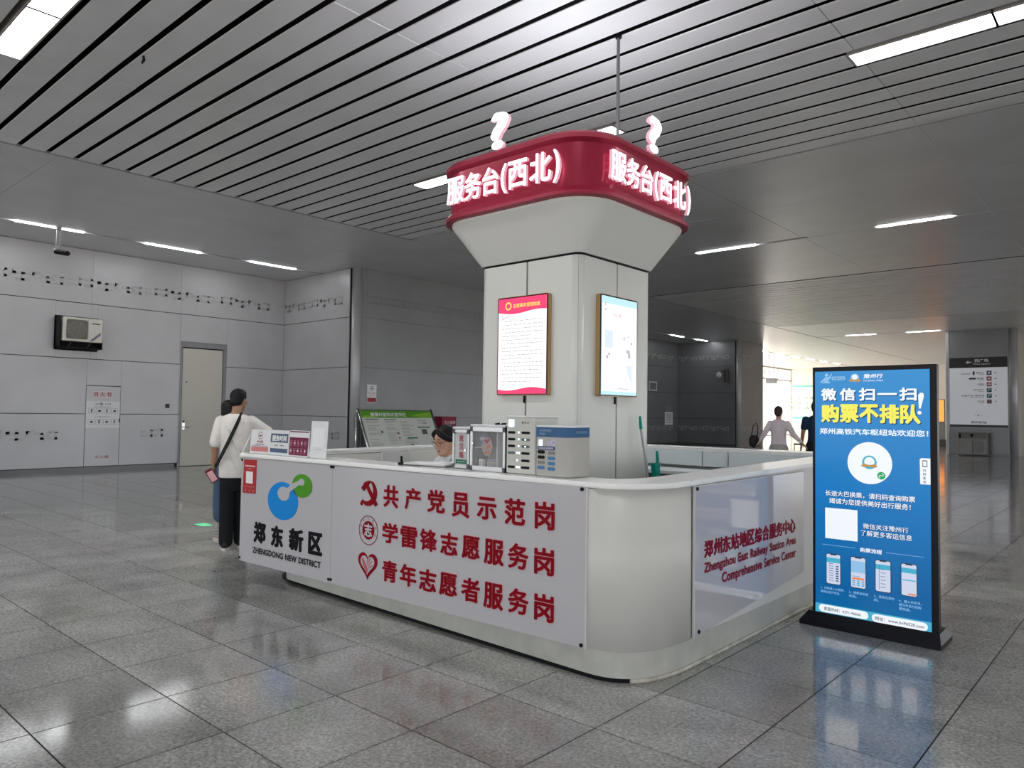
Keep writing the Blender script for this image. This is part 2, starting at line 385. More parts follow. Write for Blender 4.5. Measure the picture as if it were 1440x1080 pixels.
# ---- walls made of large metal panels over a dark core
def wall(name, O, U, length, rows, m, skip=(), base=.09, seam=.012, label=None):
    """rows: list of (z0, z1, [u splits]); skip: list of (u0, u1, z0, z1) openings, panels are cut around them"""
    pl = Plane(O, U); core = MB()
    pl.rect(core, 0, length, 0, CZ+.02, -.03, .03)
    w_ = S(name, core, M_VOID if m is not M_COLM else M_VOID)
    for z0, z1, sp in rows:
        e = [0]+list(sp)+[length]
        for a, b in zip(e[:-1], e[1:]):
            pieces = [(a, b, z0, z1)]
            for (su0, su1, sz0, sz1) in skip:
                nw = []
                for (p0, p1, q0, q1) in pieces:
                    if su1 <= p0 or su0 >= p1 or sz1 <= q0 or sz0 >= q1: nw.append((p0, p1, q0, q1)); continue
                    if su0 > p0: nw.append((p0, su0, q0, q1))
                    if su1 < p1: nw.append((su1, p1, q0, q1))
                    if sz1 < q1: nw.append((max(p0, su0), min(p1, su1), sz1, q1))
                    if sz0 > q0: nw.append((max(p0, su0), min(p1, su1), q0, sz0))
                pieces = nw
            for (p0, p1, q0, q1) in pieces:
                if p1-p0 < .03 or q1-q0 < .03: continue
                mb = MB(); s_ = .0008
                A = [pl.p(u, v, d) for d, k in ((-.03, 0), (-.004, 0), (0, .004)) for u, v in ((p0+s_+k, q0+seam/2+k), (p1-s_-k, q0+seam/2+k), (p1-s_-k, q1-seam/2-k), (p0+s_+k, q1-seam/2-k))]
                mb.add(A, [(0, 1, 5, 4), (1, 2, 6, 5), (2, 3, 7, 6), (3, 0, 4, 7), (4, 5, 9, 8), (5, 6, 10, 9), (6, 7, 11, 10), (7, 4, 8, 11), (8, 9, 10, 11)])
                P('wall_panel', mb, m, w_)
    return w_, pl
ROWZ = [.09, 1.305, 2.57, 3.845, 5.1]
def rows(splits, z=ROWZ): return [(z[i], z[i+1], splits[min(i, len(splits)-1)]) for i in range(4)]
# motif of the cast frieze: a run of meander pieces, each one a part
MOT = [[(0, .02, .30, .05), (.0, .0, .05, .10), (.12, -.1, .05, .16), (.05, -.1, .18, .045), (.27, -.04, .05, .12), (.27, .06, .12, .04)],
       [(0, 0, .12, .05), (.08, -.09, .05, .13), (.08, -.09, .24, .045), (.28, -.09, .05, .15), (.2, .04, .14, .045), (.16, -.03, .05, .09)],
       [(0, -.06, .2, .045), (.16, -.06, .05, .14), (.16, .06, .22, .045), (.34, -.06, .05, .16), (.24, -.06, .14, .045), (0, .03, .1, .04)]]
def motifs(w_, pl, u0, u1, zc, m=None, skip=(), flip=1):
    u = u0; k = 0
    while u+.58 < u1:
        if not any(a-.58 < u < b for a, b in skip):
            mb = MB()
            for (a, b, w2, h2) in MOT[k % 3]: pl.rect(mb, u+a*1.38, u+(a+w2)*1.38, zc+flip*b*1.15-.02, zc+flip*(b+h2)*1.15-.02, .009, .0085)
            P('frieze_motif', mb, m or M_RELIEF, w_)
        u += .54 if k % 3 < 2 else .62; k += 1
# left wall (x = -18.6) with door, fire cabinet niche, air conditioner niche
def yu(y, y0=-9): return y-y0
DOOR = (yu(8.28), yu(9.5), 0, 3.15); ACN = (yu(5.46), yu(6.33), 2.76, 3.5); CAB = (yu(6.14), yu(6.895), .09, 1.96)
LW, LP = wall('wall_left', (-18.6, -9, 0), Y, 20.17, [(.09, 1.305, [yu(2.0), yu(4.1), yu(6.14), yu(6.895), yu(8.25)]), (1.305, 2.57, [yu(2.8), yu(6.895), yu(8.25)]),
     (2.57, 3.845, [yu(2.07), yu(4.15), yu(6.2), yu(8.25)]), (3.845, 5.1, [yu(2.07), yu(4.15), yu(6.2), yu(8.25)])], M_WALL, [DOOR, ACN, CAB])
motifs(LW, LP, yu(1.2), 20.1, 4.33); motifs(LW, LP, yu(1.2), 20.1, .85, skip=[(CAB[0], CAB[1]), (DOOR[0]-.15, DOOR[1]+.05)])
# mass 1: face towards the camera at y = 11.17, then a round steel corner and the long wall at x = -15.3
W2, P2 = wall('wall_left_return', (-18.6, 11.17, 0), X, 3.05, rows([[], [], [], []]), M_WALL)
motifs(W2, P2, .06, 3.05, 4.33); motifs(W2, P2, .06, 3.05, .85)
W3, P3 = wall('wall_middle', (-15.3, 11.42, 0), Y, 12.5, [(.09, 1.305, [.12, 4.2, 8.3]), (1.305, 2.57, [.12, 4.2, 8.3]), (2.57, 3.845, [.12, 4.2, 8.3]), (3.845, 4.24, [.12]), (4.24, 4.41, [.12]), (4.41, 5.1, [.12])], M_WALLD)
fr = MB(); random.seed(3)
for k in range(230):
    u = .15+k*.053; h = random.uniform(.03, .15); v = 4.25+random.uniform(0, .15-h*.9); P3.rect(fr, u, u+random.uniform(.012, .04), v, v+h, .008, .008)
P('frieze_relief', fr, M_COLM, W3, kind='stuff')
P('corner_post', MB().cyl((-15.42, 11.31, 0), .13, CZ, n=24), M_STEEL if False else M_WALL, W2, smooth=True)
S('wall_middle_end', MB().box(-26, -15.31, 11.3, 23.9, 0, 5.3), M_WALLD)
# recess between the masses and mass 2
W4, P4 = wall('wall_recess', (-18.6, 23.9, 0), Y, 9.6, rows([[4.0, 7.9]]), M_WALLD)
motifs(W4, P4, .1, 9.5, 4.33); motifs(W4, P4, .1, 9.5, .85)
W5, P5 = wall('wall_far_return', (-18.6, 33.5, 0), X, 3.05, rows([[]]), M_WALLD); motifs(W5, P5, .06, 3.05, 4.33); motifs(W5, P5, .06, 3.05, .85)
W6, P6 = wall('wall_far_side', (-15.3, 33.72, 0), Y, 2.45, rows([[]]), M_COLM); motifs(W6, P6, .08, 2.4, 4.33); motifs(W6, P6, .08, 2.4, .85)
P('corner_post', MB().cyl((-15.42, 33.62, 0), .125, CZ, n=20), M_WALL, W5, smooth=True)
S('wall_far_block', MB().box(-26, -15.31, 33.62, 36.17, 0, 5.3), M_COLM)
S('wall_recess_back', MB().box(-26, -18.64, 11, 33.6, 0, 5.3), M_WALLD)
S('wall_left_back', MB().box(-26, -18.64, -9, 11.2, 0, 5.3), M_WALLD)
for nm, pl, L in (('baseboard_left', LP, 17.2), ('baseboard_left_return', P2, 3.05), ('baseboard_middle', P3, 12.5), ('baseboard_recess', P4, 9.6), ('baseboard_far_return', P5, 3.05)):
    mb = MB(); pl.rect(mb, 0 if nm != 'baseboard_left' else 0, L, 0, .085, .02, .05); S(nm, mb, M_BASEB)
mb = MB(); LP.rect(mb, 18.55, 20.1, 0, .085, .02, .05); S('baseboard_left_end', mb, M_BASEB)
# pattern joint lines: door
door = tag(link('door_1', None, None, (-18.6, 8.9, 0)), kind='structure')
M_DOOR = mat('door_cream', (.60, .58, .51), .45)
mb = MB(); LP.rect(mb, DOOR[0]+.07, DOOR[1]-.10, .012, 2.99, -.02, .04); P('door_leaf', mb, M_DOOR, door)
mb = MB(); LP.rect(mb, DOOR[0], DOOR[0]+.05, 0, 3.15, .004, .06); LP.rect(mb, DOOR[1]-.09, DOOR[1], 0, 3.15, .004, .06); LP.rect(mb, DOOR[0]+.05, DOOR[1]-.09, 3.02, 3.15, .004, .06); P('door_frame', mb, M_WALLD, door)
mb = MB(); LP.rect(mb, DOOR[0]+.1, DOOR[0]+.17, .93, 1.10, -.012, .006)
mb.tube([LP.p(DOOR[0]+.135, .99, -.01), LP.p(DOOR[0]+.135, .99, .04), LP.p(DOOR[0]+.26, .985, .045)], .012, 8); P('door_handle', mb, M_STEEL, door)
mb = MB(); LP.disc(mb, DOOR[0]+.18, 2.13, .018, -.012, .006); LP.disc(mb, DOOR[0]+.135, 1.13, .024, -.008, .01); P('lock', mb, M_BLACK, door)
# door at the left wall's dark void behind
# ---- far hall: glass wall on the left, end wall, floor-to-ceiling openings
M_CREAM = mat('far_wall_cream', (.72, .68, .62), .5)
S('wall_end', MB().box(-22, 9, 56.6, 56.8, 0, 5.3), M_CREAM)
S('wall_hall_side', MB().box(-3.6, -3.4, 36.4, 41, 0, 5.3), M_CREAM)
M_MULL = mat('mullion_grey', (.45, .44, .42), .4, .3)
M_GLASS = mat('window_glass', (1, 1, 1), .02, alpha=.12, spec=.5)
win = tag(link('window_1', None, None, (-21.78, 46, 0)), kind='structure')
mu = []
for y in [36.2+2.55*k for k in range(9)]: P('mullion', MB().box(-21.85, -21.7, y-.05, y+.05, 0, CZ), M_MULL, win)
for z in (.08, 4.2, 5.05): P('transom', MB().box(-21.83, -21.72, 36.2, 56.6, z-.05, z+.05), M_MULL, win)
for k in range(8): P('pane', MB().box(-21.78, -21.77, 36.25+2.55*k, 38.7+2.55*k, .12, 5.0), M_GLASS, win)
S('ground', MB().box(-150, 120, -120, 160, -.5, -.26), mat('pavement', (.42, .41, .39), .7, noise=.1, nscale=.5))
# ================================================================== THE SERVICE COUNTER
ct = thing('service_counter', 'white L-fronted service counter with lettered boards around the white pillar', 'counter', (-4.08, 5.3, 0))
def zt(y): return 1.083+.0115*max(0, y-3.8)
NC = 12
def ringpath(x0, x1, y0l, y0r, y1, rr, z=None):
    """outline of the counter (front edge slightly skewed), counter-clockwise from front left"""
    pts = []
    for k, (cx, cy, sx, sy) in enumerate(((x0, y0l, -1, -1), (x1, y0r, 1, -1), (x1, y1, 1, 1), (x0, y1, -1, 1))):
        rx, ry, e = rr[k]
        for i in range(NC+1):
            t = math.pi/2*i/NC; a, b = (math.cos(t), math.sin(t)) if k % 2 == 0 else (math.sin(t), math.cos(t))
            a, b = a**(2/e), b**(2/e); pts.append((cx-sx*rx+sx*rx*a, cy-sy*ry+sy*ry*b))
    return pts
def extr(mb, po, pi_, z0, z1, bev=0):
    """closed wall between outlines po and pi_ from z0(x,y) to z1(x,y)"""
    f0 = z0 if callable(z0) else (lambda y: z0); f1 = z1 if callable(z1) else (lambda y: z1); n = len(po); V = []; F = []
    for P_, zf in ((po, f0), (po, f1), (pi_, f1), (pi_, f0)): V += [(x, y, zf(y)) for x, y in P_]
    for r in range(4):
        for j in range(n):
            k = (j+1) % n; F.append((r*n+j, r*n+k, ((r+1) % 4)*n+k, ((r+1) % 4)*n+j))
    return mb.add(V, F)
RR = [(.07, .07, 2), (.36, .56, 2.6), (.4, .4, 2), (.3, .3, 2)]
def shr(o, d):
    """outline moved inwards by d"""
    return ringpath(-6.06+d, -2.09-d, 3.231+d, 3.392+d, 7.42-d, [(max(a-d*.6, .02), max(b-d*.6, .02), e) for a, b, e in RR])
out0 = shr(0, 0)
body = MB(); extr(body, shr(0, .012), shr(0, .11), .17, lambda y: zt(y)-.034); P('counter_body', body, M_WHITE, ct)
top = MB(); extr(top, shr(0, -.006), shr(0, .27), lambda y: zt(y)-.030, zt); extr(top, shr(0, -.012), shr(0, .2), lambda y: zt(y)-.022, lambda y: zt(y)-.006)
P('countertop', top, mat('countertop_white', (.90, .90, .885), .22, noise=.02, nscale=3), ct)
pl_ = MB()
po = [(max(x, -5.80+.0*y) if x < -5 else x, y) for x, y in shr(0, .02)]
po = ringpath(-5.80, -2.10, 3.47, 3.40, 7.3, [(.22, .22, 2), (.36, .52, 2.5), (.4, .4, 2), (.3, .3, 2)])
pin = ringpath(-5.70, -2.20, 3.57, 3.50, 7.2, [(.2, .2, 2), (.32, .45, 2.5), (.35, .35, 2), (.25, .25, 2)])
extr(pl_, po, pin, 0.024, .172); P('plinth', pl_, M_PLINTH, ct)
soff = MB(); extr(soff, shr(0, .03), shr(0, .45), .172, .18); P('underside', soff, M_PLINTH, ct)
gp = MB(); extr(gp, [(x, y+.004) for x, y in po], pin, .0005, .024)
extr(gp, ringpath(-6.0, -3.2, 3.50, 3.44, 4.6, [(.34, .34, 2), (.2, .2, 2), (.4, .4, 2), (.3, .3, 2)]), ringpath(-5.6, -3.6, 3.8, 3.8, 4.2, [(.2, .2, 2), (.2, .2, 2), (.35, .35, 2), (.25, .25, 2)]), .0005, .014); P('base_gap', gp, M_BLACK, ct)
sealp = MB(); pp = [p for p in po[NC+6:2*NC+2]]; sealp.tube([(x, y-.002 if y < 3.9 else y, .012) for x, y in pp]+[(-2.098, 6.9, .012)], .013, 6); P('floor_seal', sealp, mat('sealant', (.50, .47, .40), .6, noise=.25, nscale=14), ct)
# corner panel: the curved bare sheet between the two boards
cp = MB(); o_ = shr(0, .002); seg = [(-2.50, 3.376)]+[p for p in o_[NC+1:2*NC+2] if p[0] > -2.47]+[(-2.092, 3.97)]
seg = [(-2.428, 3.376)]+[p for p in o_[NC+1:2*NC+2] if p[0] > -2.41 and p[1] < 3.93]+[(-2.092, 3.93)]
inn = [(x-(.01 if i > len(seg)/2 else .004), y+(.01 if i < len(seg)*.7 else .002)) for i, (x, y) in enumerate(seg)]
n = len(seg); V = [(x, y, .168) for x, y in seg]+[(x, y, 1.045) for x, y in seg]+[(x, y, 1.045) for x, y in inn]+[(x, y, .168) for x, y in inn]
F = [(r*n+j, r*n+j+1, ((r+1) % 4)*n+j+1, ((r+1) % 4)*n+j) for r in range(4) for j in range(n-1)]
cpo = P('curved_corner_panel', MB().add(V, F), M_CORNER, ct)
for p in cpo.data.polygons: p.use_smooth = abs(p.normal.z) < .5 
# front board
FP = Plane((-5.984, 3.234-.004, .17), (.9992, .0405, 0))
def bd(name, u0, u1, z0, z1, pl, m, polyp=None, r=.004):
    mb = MB(); pl.poly(mb, polyp or [(u0, z0), (u1, z0), (u1, z1), (u0, z1)], .010, .012); return P(name, mb, m, ct)
board = bd('front_board', 0, 0, 0, 0, FP, M_BOARDF, [(1.2675, 0.001), (3.552, -.002), (3.552, .884), (1.2675, .877)])
board2 = bd('front_board', 0, 0, 0, 0, FP, M_BOARDF, [(0, .004), (.006, 0), (1.2645, .001), (1.2645, .877), (.01, .873), (0, .868)])
RP = Plane((-2.088, 0, 0), Y)
def words(pl, body, u0, u1, v0, v1, m, d=.014, bold=.03):
    g0 = glyph(body); full = g0[3]-g0[2]; x = ''
    for wd in body.split(' '):
        gw = glyph(wd); gp_ = glyph(x+wd); e_ = gp_[3]-g0[2]; b_ = e_-(gw[3]-gw[2]); k = (u1-u0)/full
        lo = (gw[4]-g0[4])/(g0[5]-g0[4]); hi = (gw[5]-g0[4])/(g0[5]-g0[4])
        mb = MB(); pl.text(mb, wd, u0+b_*k, u0+e_*k, v0+(v1-v0)*lo, v0+(v1-v0)*hi, d, bold); P('latin_word', mb, m, ct); x += wd+' '
rb = bd('side_board', 0, 0, 0, 0, RP, M_BOARD, [(3.95, .175), (5.66, .302), (5.66, 1.047), (3.95, 1.047)])
M_TRIM = mat('board_edge_trim', (.62, .60, .60), .3)
mb = MB()
FP.rect(mb, 3.552, 3.560, -.004, .884, .012, .014); RP.rect(mb, 3.942, 3.95, .17, 1.05, .012, .014); RP.rect(mb, 3.93, 5.7, 1.047, 1.052, .008, .01); P('board_edge_strip', mb, M_TRIM, ct)
for u, v in ((.012, .025), (1.253, .869), (1.28, .868), (1.25, .028), (1.279, .030), (3.525, .873), (3.529, .012), (.012, .86)):
    mb = MB(); FP.disc(mb, u, v, .011, .017, .007, 14); P('screw', mb, M_BLACK, ct)
for u, v in ((3.975, 1.034), (4.0, .20)):
    mb = MB(); RP.disc(mb, u, v, .011, .017, .007, 14); P('screw', mb, M_BLACK, ct)
# lettering: rows of raised red characters, each its own piece
M_HALO = mat('letter_halo_pink', (.66, .36, .40), .4)  # halo glow around the red letters, painted as a wider pink layer behind them
def chars(pl, s, boxes, root, m, zoff=0, d=.016, th=.007, bold=.024, name='letter'):
    for ch, (a, b, c, e) in zip(s, boxes):
        mb = MB(); pl.text(mb, ch, a, b, c, e, d, bold, th); lo = P(name, mb, m, root)
        if m is M_REDL:
            mb = MB(); pl.text(mb, ch, a-.005, b+.005, c-.005, e+.005, .0112, bold+.03); P('letter_halo', mb, M_HALO, lo)
ZB = .17
rowA = [(1.856, 2.008, .795, .949), (2.076, 2.228, .800, .946), (2.296, 2.454, .801, .951), (2.522, 2.671, .794, .951), (2.739, 2.896, .801, .940), (2.964, 3.121, .792, .95), (3.196, 3.337, .79, .951)]
rowB = [(1.851, 2.01, .548, .687), (2.039, 2.201, .541, .684), (2.232, 2.39, .543, .686), (2.424, 2.576, .542, .685), (2.615, 2.765, .542, .685), (2.803, 2.96, .534, .687), (2.997, 3.149, .535, .685), (3.196, 3.337, .529, .684)]
rowC = [(1.859, 2.009, .282, .428), (2.041, 2.199, .283, .428), (2.23, 2.388, .28, .424), (2.419, 2.577, .28, .426), (2.616, 2.77, .277, .424), (2.804, 2.96, .267, .423), (3.002, 3.154, .271, .42), (3.2, 3.339, .264, .42)]
for s_, r_ in (('共产党员示范岗', rowA), ('学雷锋志愿服务岗', rowB), ('青年志愿者服务岗', rowC)):
    chars(FP, s_, [(a, b, c-ZB, e-ZB) for a, b, c, e in r_], ct, M_REDL)
# hammer and sickle
mb = MB(); cu, cv = 1.700, .708
def arcp(u, v, r, a0, a1, n=14): return [(u+r*math.cos(math.radians(a0+(a1-a0)*i/n)), v+r*math.sin(math.radians(a0+(a1-a0)*i/n))) for i in range(n+1)]
outer = arcp(cu-.012, cv-.0, .094, 62, -118, 18); inner_ = arcp(cu-.034, cv+.016, .078, -100, 62, 18)
FP.poly(mb, outer+inner_, .016, .006)
FP.poly(mb, [(cu-.052, cv-.062), (cu-.075, cv-.052), (cu-.1, cv-.086), (cu-.078, cv-.096)], .016, .006)
FP.poly(mb, [(cu-.045, cv+.052), (cu-.022, cv+.068), (cu+.092, cv-.076), (cu+.066, cv-.092)], .0165, .006)
FP.poly(mb, [(cu-.088, cv+.028), (cu-.058, cv+.01), (cu+.008, cv+.075), (cu-.002, cv+.088), (cu-.05, cv+.074)], .017, .006)
P('hammer_and_sickle_emblem', mb, M_REDL, ct)
# round volunteer emblem
mb = MB(); eu, ev = 1.697, .612-ZB
FP.ring(mb, eu, ev, .099, .105, .0125); P('emblem_ring', mb, M_REDL, ct)
mb = MB(); FP.ring(mb, eu, ev, .040, .066, .0125, 0, 6.28); FP.disc(mb, eu, ev, .041, .0122); P('emblem_disc', mb, M_REDL, ct)
mb = MB(); FP.text(mb, '志', eu-.043, eu+.043, ev-.045, ev+.05, .014, .03)
P('emblem_mark', mb, M_BOARDF, ct)
mb = MB()
for i, ch in enumerate('河南省志愿服务'):
    a = math.radians(200-220*i/6); uu, vv = eu+.083*math.cos(a), ev+.083*math.sin(a); FP.text(mb, ch, uu-.009, uu+.009, vv-.009, vv+.009, .0135)
P('emblem_lettering', mb, M_REDL, ct, kind='stuff')
# heart with a hand
def heart(u, v, s, n=40): return [(u+s*.0625*16*math.sin(t)**3, v+s*.0625*(13*math.cos(t)-5*math.cos(2*t)-2*math.cos(3*t)-math.cos(4*t))) for t in [2*math.pi*i/n for i in range(n)]]
hu, hv = 1.698, .372-ZB
mb = MB(); FP.poly(mb, heart(hu, hv, .105), .014, .004); P('heart_emblem', mb, M_REDL, ct)
mb = MB(); FP.poly(mb, heart(hu, hv+.002, .075), .0155, .001)
P('heart_inner', mb, M_BOARDF, ct)
mb = MB()
for k, (a, L) in enumerate(((64, .05), (52, .062), (40, .062), (26, .052))):
    a_ = math.radians(a); b0 = (hu-.004+.012*k*.5, hv+.012-.012*k); 
    FP.poly(mb, [(b0[0]-.004*math.sin(a_), b0[1]+.004*math.cos(a_)), (b0[0]+.004*math.sin(a_), b0[1]-.004*math.cos(a_)), (b0[0]+L*math.cos(a_)+.0, b0[1]+L*math.sin(a_)-.004), (b0[0]+L*math.cos(a_)-.006, b0[1]+L*math.sin(a_)+.002)], .017)
FP.poly(mb, [(hu-.062, hv+.038), (hu-.05, hv+.045), (hu-.02, hv+.008), (hu+.0, hv-.02), (hu+.012, hv-.05), (hu+.0, hv-.07), (hu-.02, hv-.05), (hu-.05, hv+.0)], .017)
P('heart_hand_lines', mb, mat('emblem_red_thin', (.45, .12, .14), .4), ct)
mb = MB(); FP.poly(mb, [(hu-.012, hv-.075), (hu-.002, hv-.065), (hu+.034, hv-.025), (hu+.028, hv-.018)], .018); P('heart_gap', mb, M_BOARDF, ct)
# district logo
M_BLUE = mat('logo_blue', (.0, .24, .68), .3); M_GREEN = mat('logo_green', (.06, .29, .004), .3); M_DG = mat('logo_overlap', (.01, .10, .06), .3)
mb = MB(); FP.disc(mb, .628, .728-ZB, .212, .013, .002, 48, .152); P('logo_blue_disc', mb, M_BLUE, ct)
mb = MB(); FP.disc(mb, .888, .868-ZB, .134, .0138, .002, 40, .092); P('logo_green_disc', mb, M_GREEN, ct)
ov = []
def inel(u, v, c, a, b, r, q): return ((u-a)/r)**2+((v-b)/q)**2
aa = [(.628+.212*math.cos(t), .728+.152*math.sin(t)) for t in [2*math.pi*i/120 for i in range(120)]]
bb = [(.888+.134*math.cos(t), .868+.092*math.sin(t)) for t in [2*math.pi*i/120 for i in range(120)]]
A_ = [p for p in aa if ((p[0]-.888)/.134)**2+((p[1]-.868)/.092)**2 < 1]; B_ = [p for p in bb if ((p[0]-.628)/.212)**2+((p[1]-.728)/.152)**2 < 1]
ap = A_+B_; cx_ = sum(p[0] for p in ap)/len(ap); cy_ = sum(p[1] for p in ap)/len(ap); ap.sort(key=lambda p: math.atan2(p[1]-cy_, p[0]-cx_))
mb = MB(); FP.poly(mb, [(a, b-ZB) for a, b in ap], .0152); P('logo_overlap', mb, M_DG, ct)
mb = MB(); FP.disc(mb, .644, .788-ZB, .084, .0160, 0, 32, .056); FP.disc(mb, .884, .897-ZB, .04, .0160, 0, 24, .027)
FP.poly(mb, [(.70, .765-ZB), (.735, .812-ZB), (.86, .877-ZB), (.87, .915-ZB), (.78, .885-ZB), (.685, .835-ZB), (.63, .79-ZB)], .0161)
P('logo_link', mb, M_BOARDF, ct)
M_INK = mat('letter_black', (.010, .010, .013), .45, spec=.04)
chars(FP, '郑东新区', [(.223, .397, .352-ZB, .525-ZB), (.481, .646, .350-ZB, .522-ZB), (.732, .918, .353-ZB, .528-ZB), (.989, 1.162, .355-ZB, .527-ZB)], ct, M_INK, bold=.04)
words(FP, 'ZHENGDONG NEW DISTRICT', .21, 1.152, .262-ZB, .312-ZB, M_INK)
# red notice with a blank code panel
M_NRED = mat('notice_red', (.42, .025, .03), .35); M_PAPER = mat('paper_white', (.80, .80, .80), .5); M_PINK = mat('notice_pink', (.75, .45, .42), .5)
nt_ = thing('red_notice', 'small red notice stuck on the upper left end of the front board', 'notice', tuple(FP.p(.13, .7, .011)))
mb = MB(); FP.poly(mb, [(.030, .578), (.232, .585), (.238, .869), (.040, .864)], .0125, .002); P('sheet', mb, M_NRED, nt_)
mb = MB(); FP.rect(mb, .078, .184, .665, .766, .0132); P('code_panel', mb, M_PAPER, nt_)
mb = MB(); FP.rect(mb, .06, .215, .805, .818, .0132); FP.rect(mb, .10, .165, .786, .79, .0132); FP.rect(mb, .05, .212, .636, .638, .0132)
for u in (.07, .13, .19): FP.rect(mb, u, u+.008, .595, .612, .0132)
P('print_lines', mb, M_PINK, nt_)
# side board lettering
RO = 0
M_MAG = mat('letter_dark_red', (.24, .004, .025), .4, spec=.06)
W_ = [(4.062+1.43*i/10.05, 4.062+1.43*i/10.05+.128) for i in range(11)]
for i, ch in enumerate('郑州东站地区综合服务中心'):
    pass
s_ = '郑州东站地区综合服务中心'; w_ = (5.492-4.06)/len(s_)
chars(RP, s_, [(4.06+w_*i+.006, 4.06+w_*(i+1)-.002, .617, .718) for i in range(len(s_))], ct, M_MAG, d=.014, th=.004, bold=.03)
words(RP, 'Zhengzhou East Railway Station Area', 4.062, 5.497, .512, .590, M_MAG)
words(RP, 'Comprehensive Service Center', 4.296, 5.497, .416, .500, M_MAG)
# inside: riser panels, desk
M_RISE = mat('riser_white_blue', (.70, .76, .78), .3)
for a, b in ((-5.3, -4.75), (-4.74, -3.69), (-3.68, -3.40), (-3.39, -2.5)):
    P('riser_panel', MB().bbox(a, b, 7.155, 7.17, .93, 1.09, .003), M_RISE, ct)
for a, b in ((3.7, 4.9), (4.91, 6.1), (6.11, 7.1)): P('riser_panel', MB().bbox(-5.80, -5.785, a, b, .80, zt(a)-.03, .003), mat('riser_cream', (.86, .85, .80), .4), ct)
dk = MB(); dk.bbox(-5.6, -2.5, 6.72, 7.15, .86, .90, .006); P('back_shelf', dk, M_RISE, ct)
dk = MB(); dk.bbox(-5.93, -2.3, 3.36+.12, 4.0, .72, .75, .005); dk.bbox(-5.93, -5.4, 4.01, 6.78, .72, .75, .005); P('inner_desk', dk, M_WHITE, ct)
dk = MB(); dk.bbox(-5.6, -2.4, 7.0, 7.28, .02, .855, .006); P('inner_cupboard', dk, mat('cupboard_grey', (.2, .2, .2), .5), ct)
# ================================================================== PILLAR
PX, PY = -4.08, 5.3
pil = thing('pillar', 'white square pillar flaring into a wide capital above the counter', 'pillar', (PX, PY, 0))
P('core', MB().box(PX-.53, PX+.53, PY-.53, PY+.53, 0, 2.8), M_VOID, pil)
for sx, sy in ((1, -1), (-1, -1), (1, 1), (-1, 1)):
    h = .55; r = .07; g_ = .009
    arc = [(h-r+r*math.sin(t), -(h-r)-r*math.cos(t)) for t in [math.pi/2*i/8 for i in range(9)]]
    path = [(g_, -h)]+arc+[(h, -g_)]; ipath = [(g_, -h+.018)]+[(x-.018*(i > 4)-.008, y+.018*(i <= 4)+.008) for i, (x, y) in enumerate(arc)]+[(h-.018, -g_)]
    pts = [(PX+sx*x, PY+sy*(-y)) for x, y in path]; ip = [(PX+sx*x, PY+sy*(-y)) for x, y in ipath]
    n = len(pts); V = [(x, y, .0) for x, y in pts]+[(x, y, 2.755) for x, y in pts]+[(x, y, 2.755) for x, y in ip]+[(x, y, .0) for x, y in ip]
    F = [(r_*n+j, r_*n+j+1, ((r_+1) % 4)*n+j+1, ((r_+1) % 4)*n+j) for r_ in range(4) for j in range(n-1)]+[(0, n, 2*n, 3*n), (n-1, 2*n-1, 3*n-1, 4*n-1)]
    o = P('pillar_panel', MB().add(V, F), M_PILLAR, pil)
    for p in o.data.polygons: p.use_smooth = abs(p.normal.z) < .5 and p.index < 4*(n-1) and 1 <= p.index % (n-1) <= n-3
def sq(h, r, z, n=10): return [Vector((p.x+PX, p.y+PY, z)) for p in rrect(-h, h, -h, h, r, n)]
def lofto(name, rings, m, root, cap=True, sm=True, label=None):
    o = P(name, MB().loft(rings, cap), m, root, label=label)
    if sm:
        for p in o.data.polygons: p.use_smooth = len(p.vertices) == 4
        o.data.set_sharp_from_angle(angle=math.radians(28))
    return o
lofto('shadow_gap', [sq(.545, .06, 2.75), sq(.545, .06, 2.775)], M_BLACK, pil)
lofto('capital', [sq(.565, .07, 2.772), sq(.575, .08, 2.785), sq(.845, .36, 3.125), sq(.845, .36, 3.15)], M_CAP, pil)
lofto('red_band', [sq(.86, .38, 3.142), sq(.905, .42, 3.15), sq(.91, .42, 3.175), sq(.89, .41, 3.20), sq(.868, .40, 3.225), sq(.868, .40, 3.565), sq(.885, .41, 3.575), sq(.905, .42, 3.59), sq(.91, .42, 3.62), sq(.89, .41, 3.645), sq(.7, .3, 3.65)], M_RED, pil, label='dark red sign band with rounded corners')
# glowing channel letters
def lit(pl, ch, u0, u1, v0, v1, root, name='lit_letter', bold=.012, d=.05, th=.03):
    mb = MB(); mb.side = True; pl.text(mb, ch, u0, u1, v0, v1, d, bold, th); P(name, mb, [M_LIT, M_LITSIDE], root)
BF = Plane((PX, PY-.868, 0), X); BR = Plane((PX+.868, PY, 0), Y)
for pl, sh in ((BF, .01), (BR, -.01)):
    for ch, a, b, c, e in (('服', -.635, -.425, 3.285, 3.515), ('务', -.415, -.225, 3.285, 3.515), ('台', -.205, -.025, 3.285, 3.515), ('(', .005, .065, 3.265, 3.51), ('西', .085, .285, 3.285, 3.51), ('北', .315, .53, 3.28, 3.515), (')', .555, .615, 3.25, 3.51)):
        lit(pl, ch, a+sh, b+sh, c-.012, e-.012, pil)
for pl, u, nm in ((BF, -.005, 'front'), (BR, .0, 'side')):
    q_ = thing('question_mark', {'front': 'glowing white question mark on the band edge, left one', 'side': 'glowing white question mark on the band edge, right one'}[nm], 'sign', tuple(pl.p(u, 3.64, .0)), 0, 'question marks on the red band')
    lit(pl, '?', u-.1, u+.1, 3.635, 3.945, q_, 'question_sign', .03, .05, .035)
    mb = MB().box(-.01, .01, -.01, .01, 0, .05); mb.v = [tuple(pl.p(u, 3.6, .0)+Vector(v)) for v in mb.v]; P('bracket', mb, M_WHITE, q_)
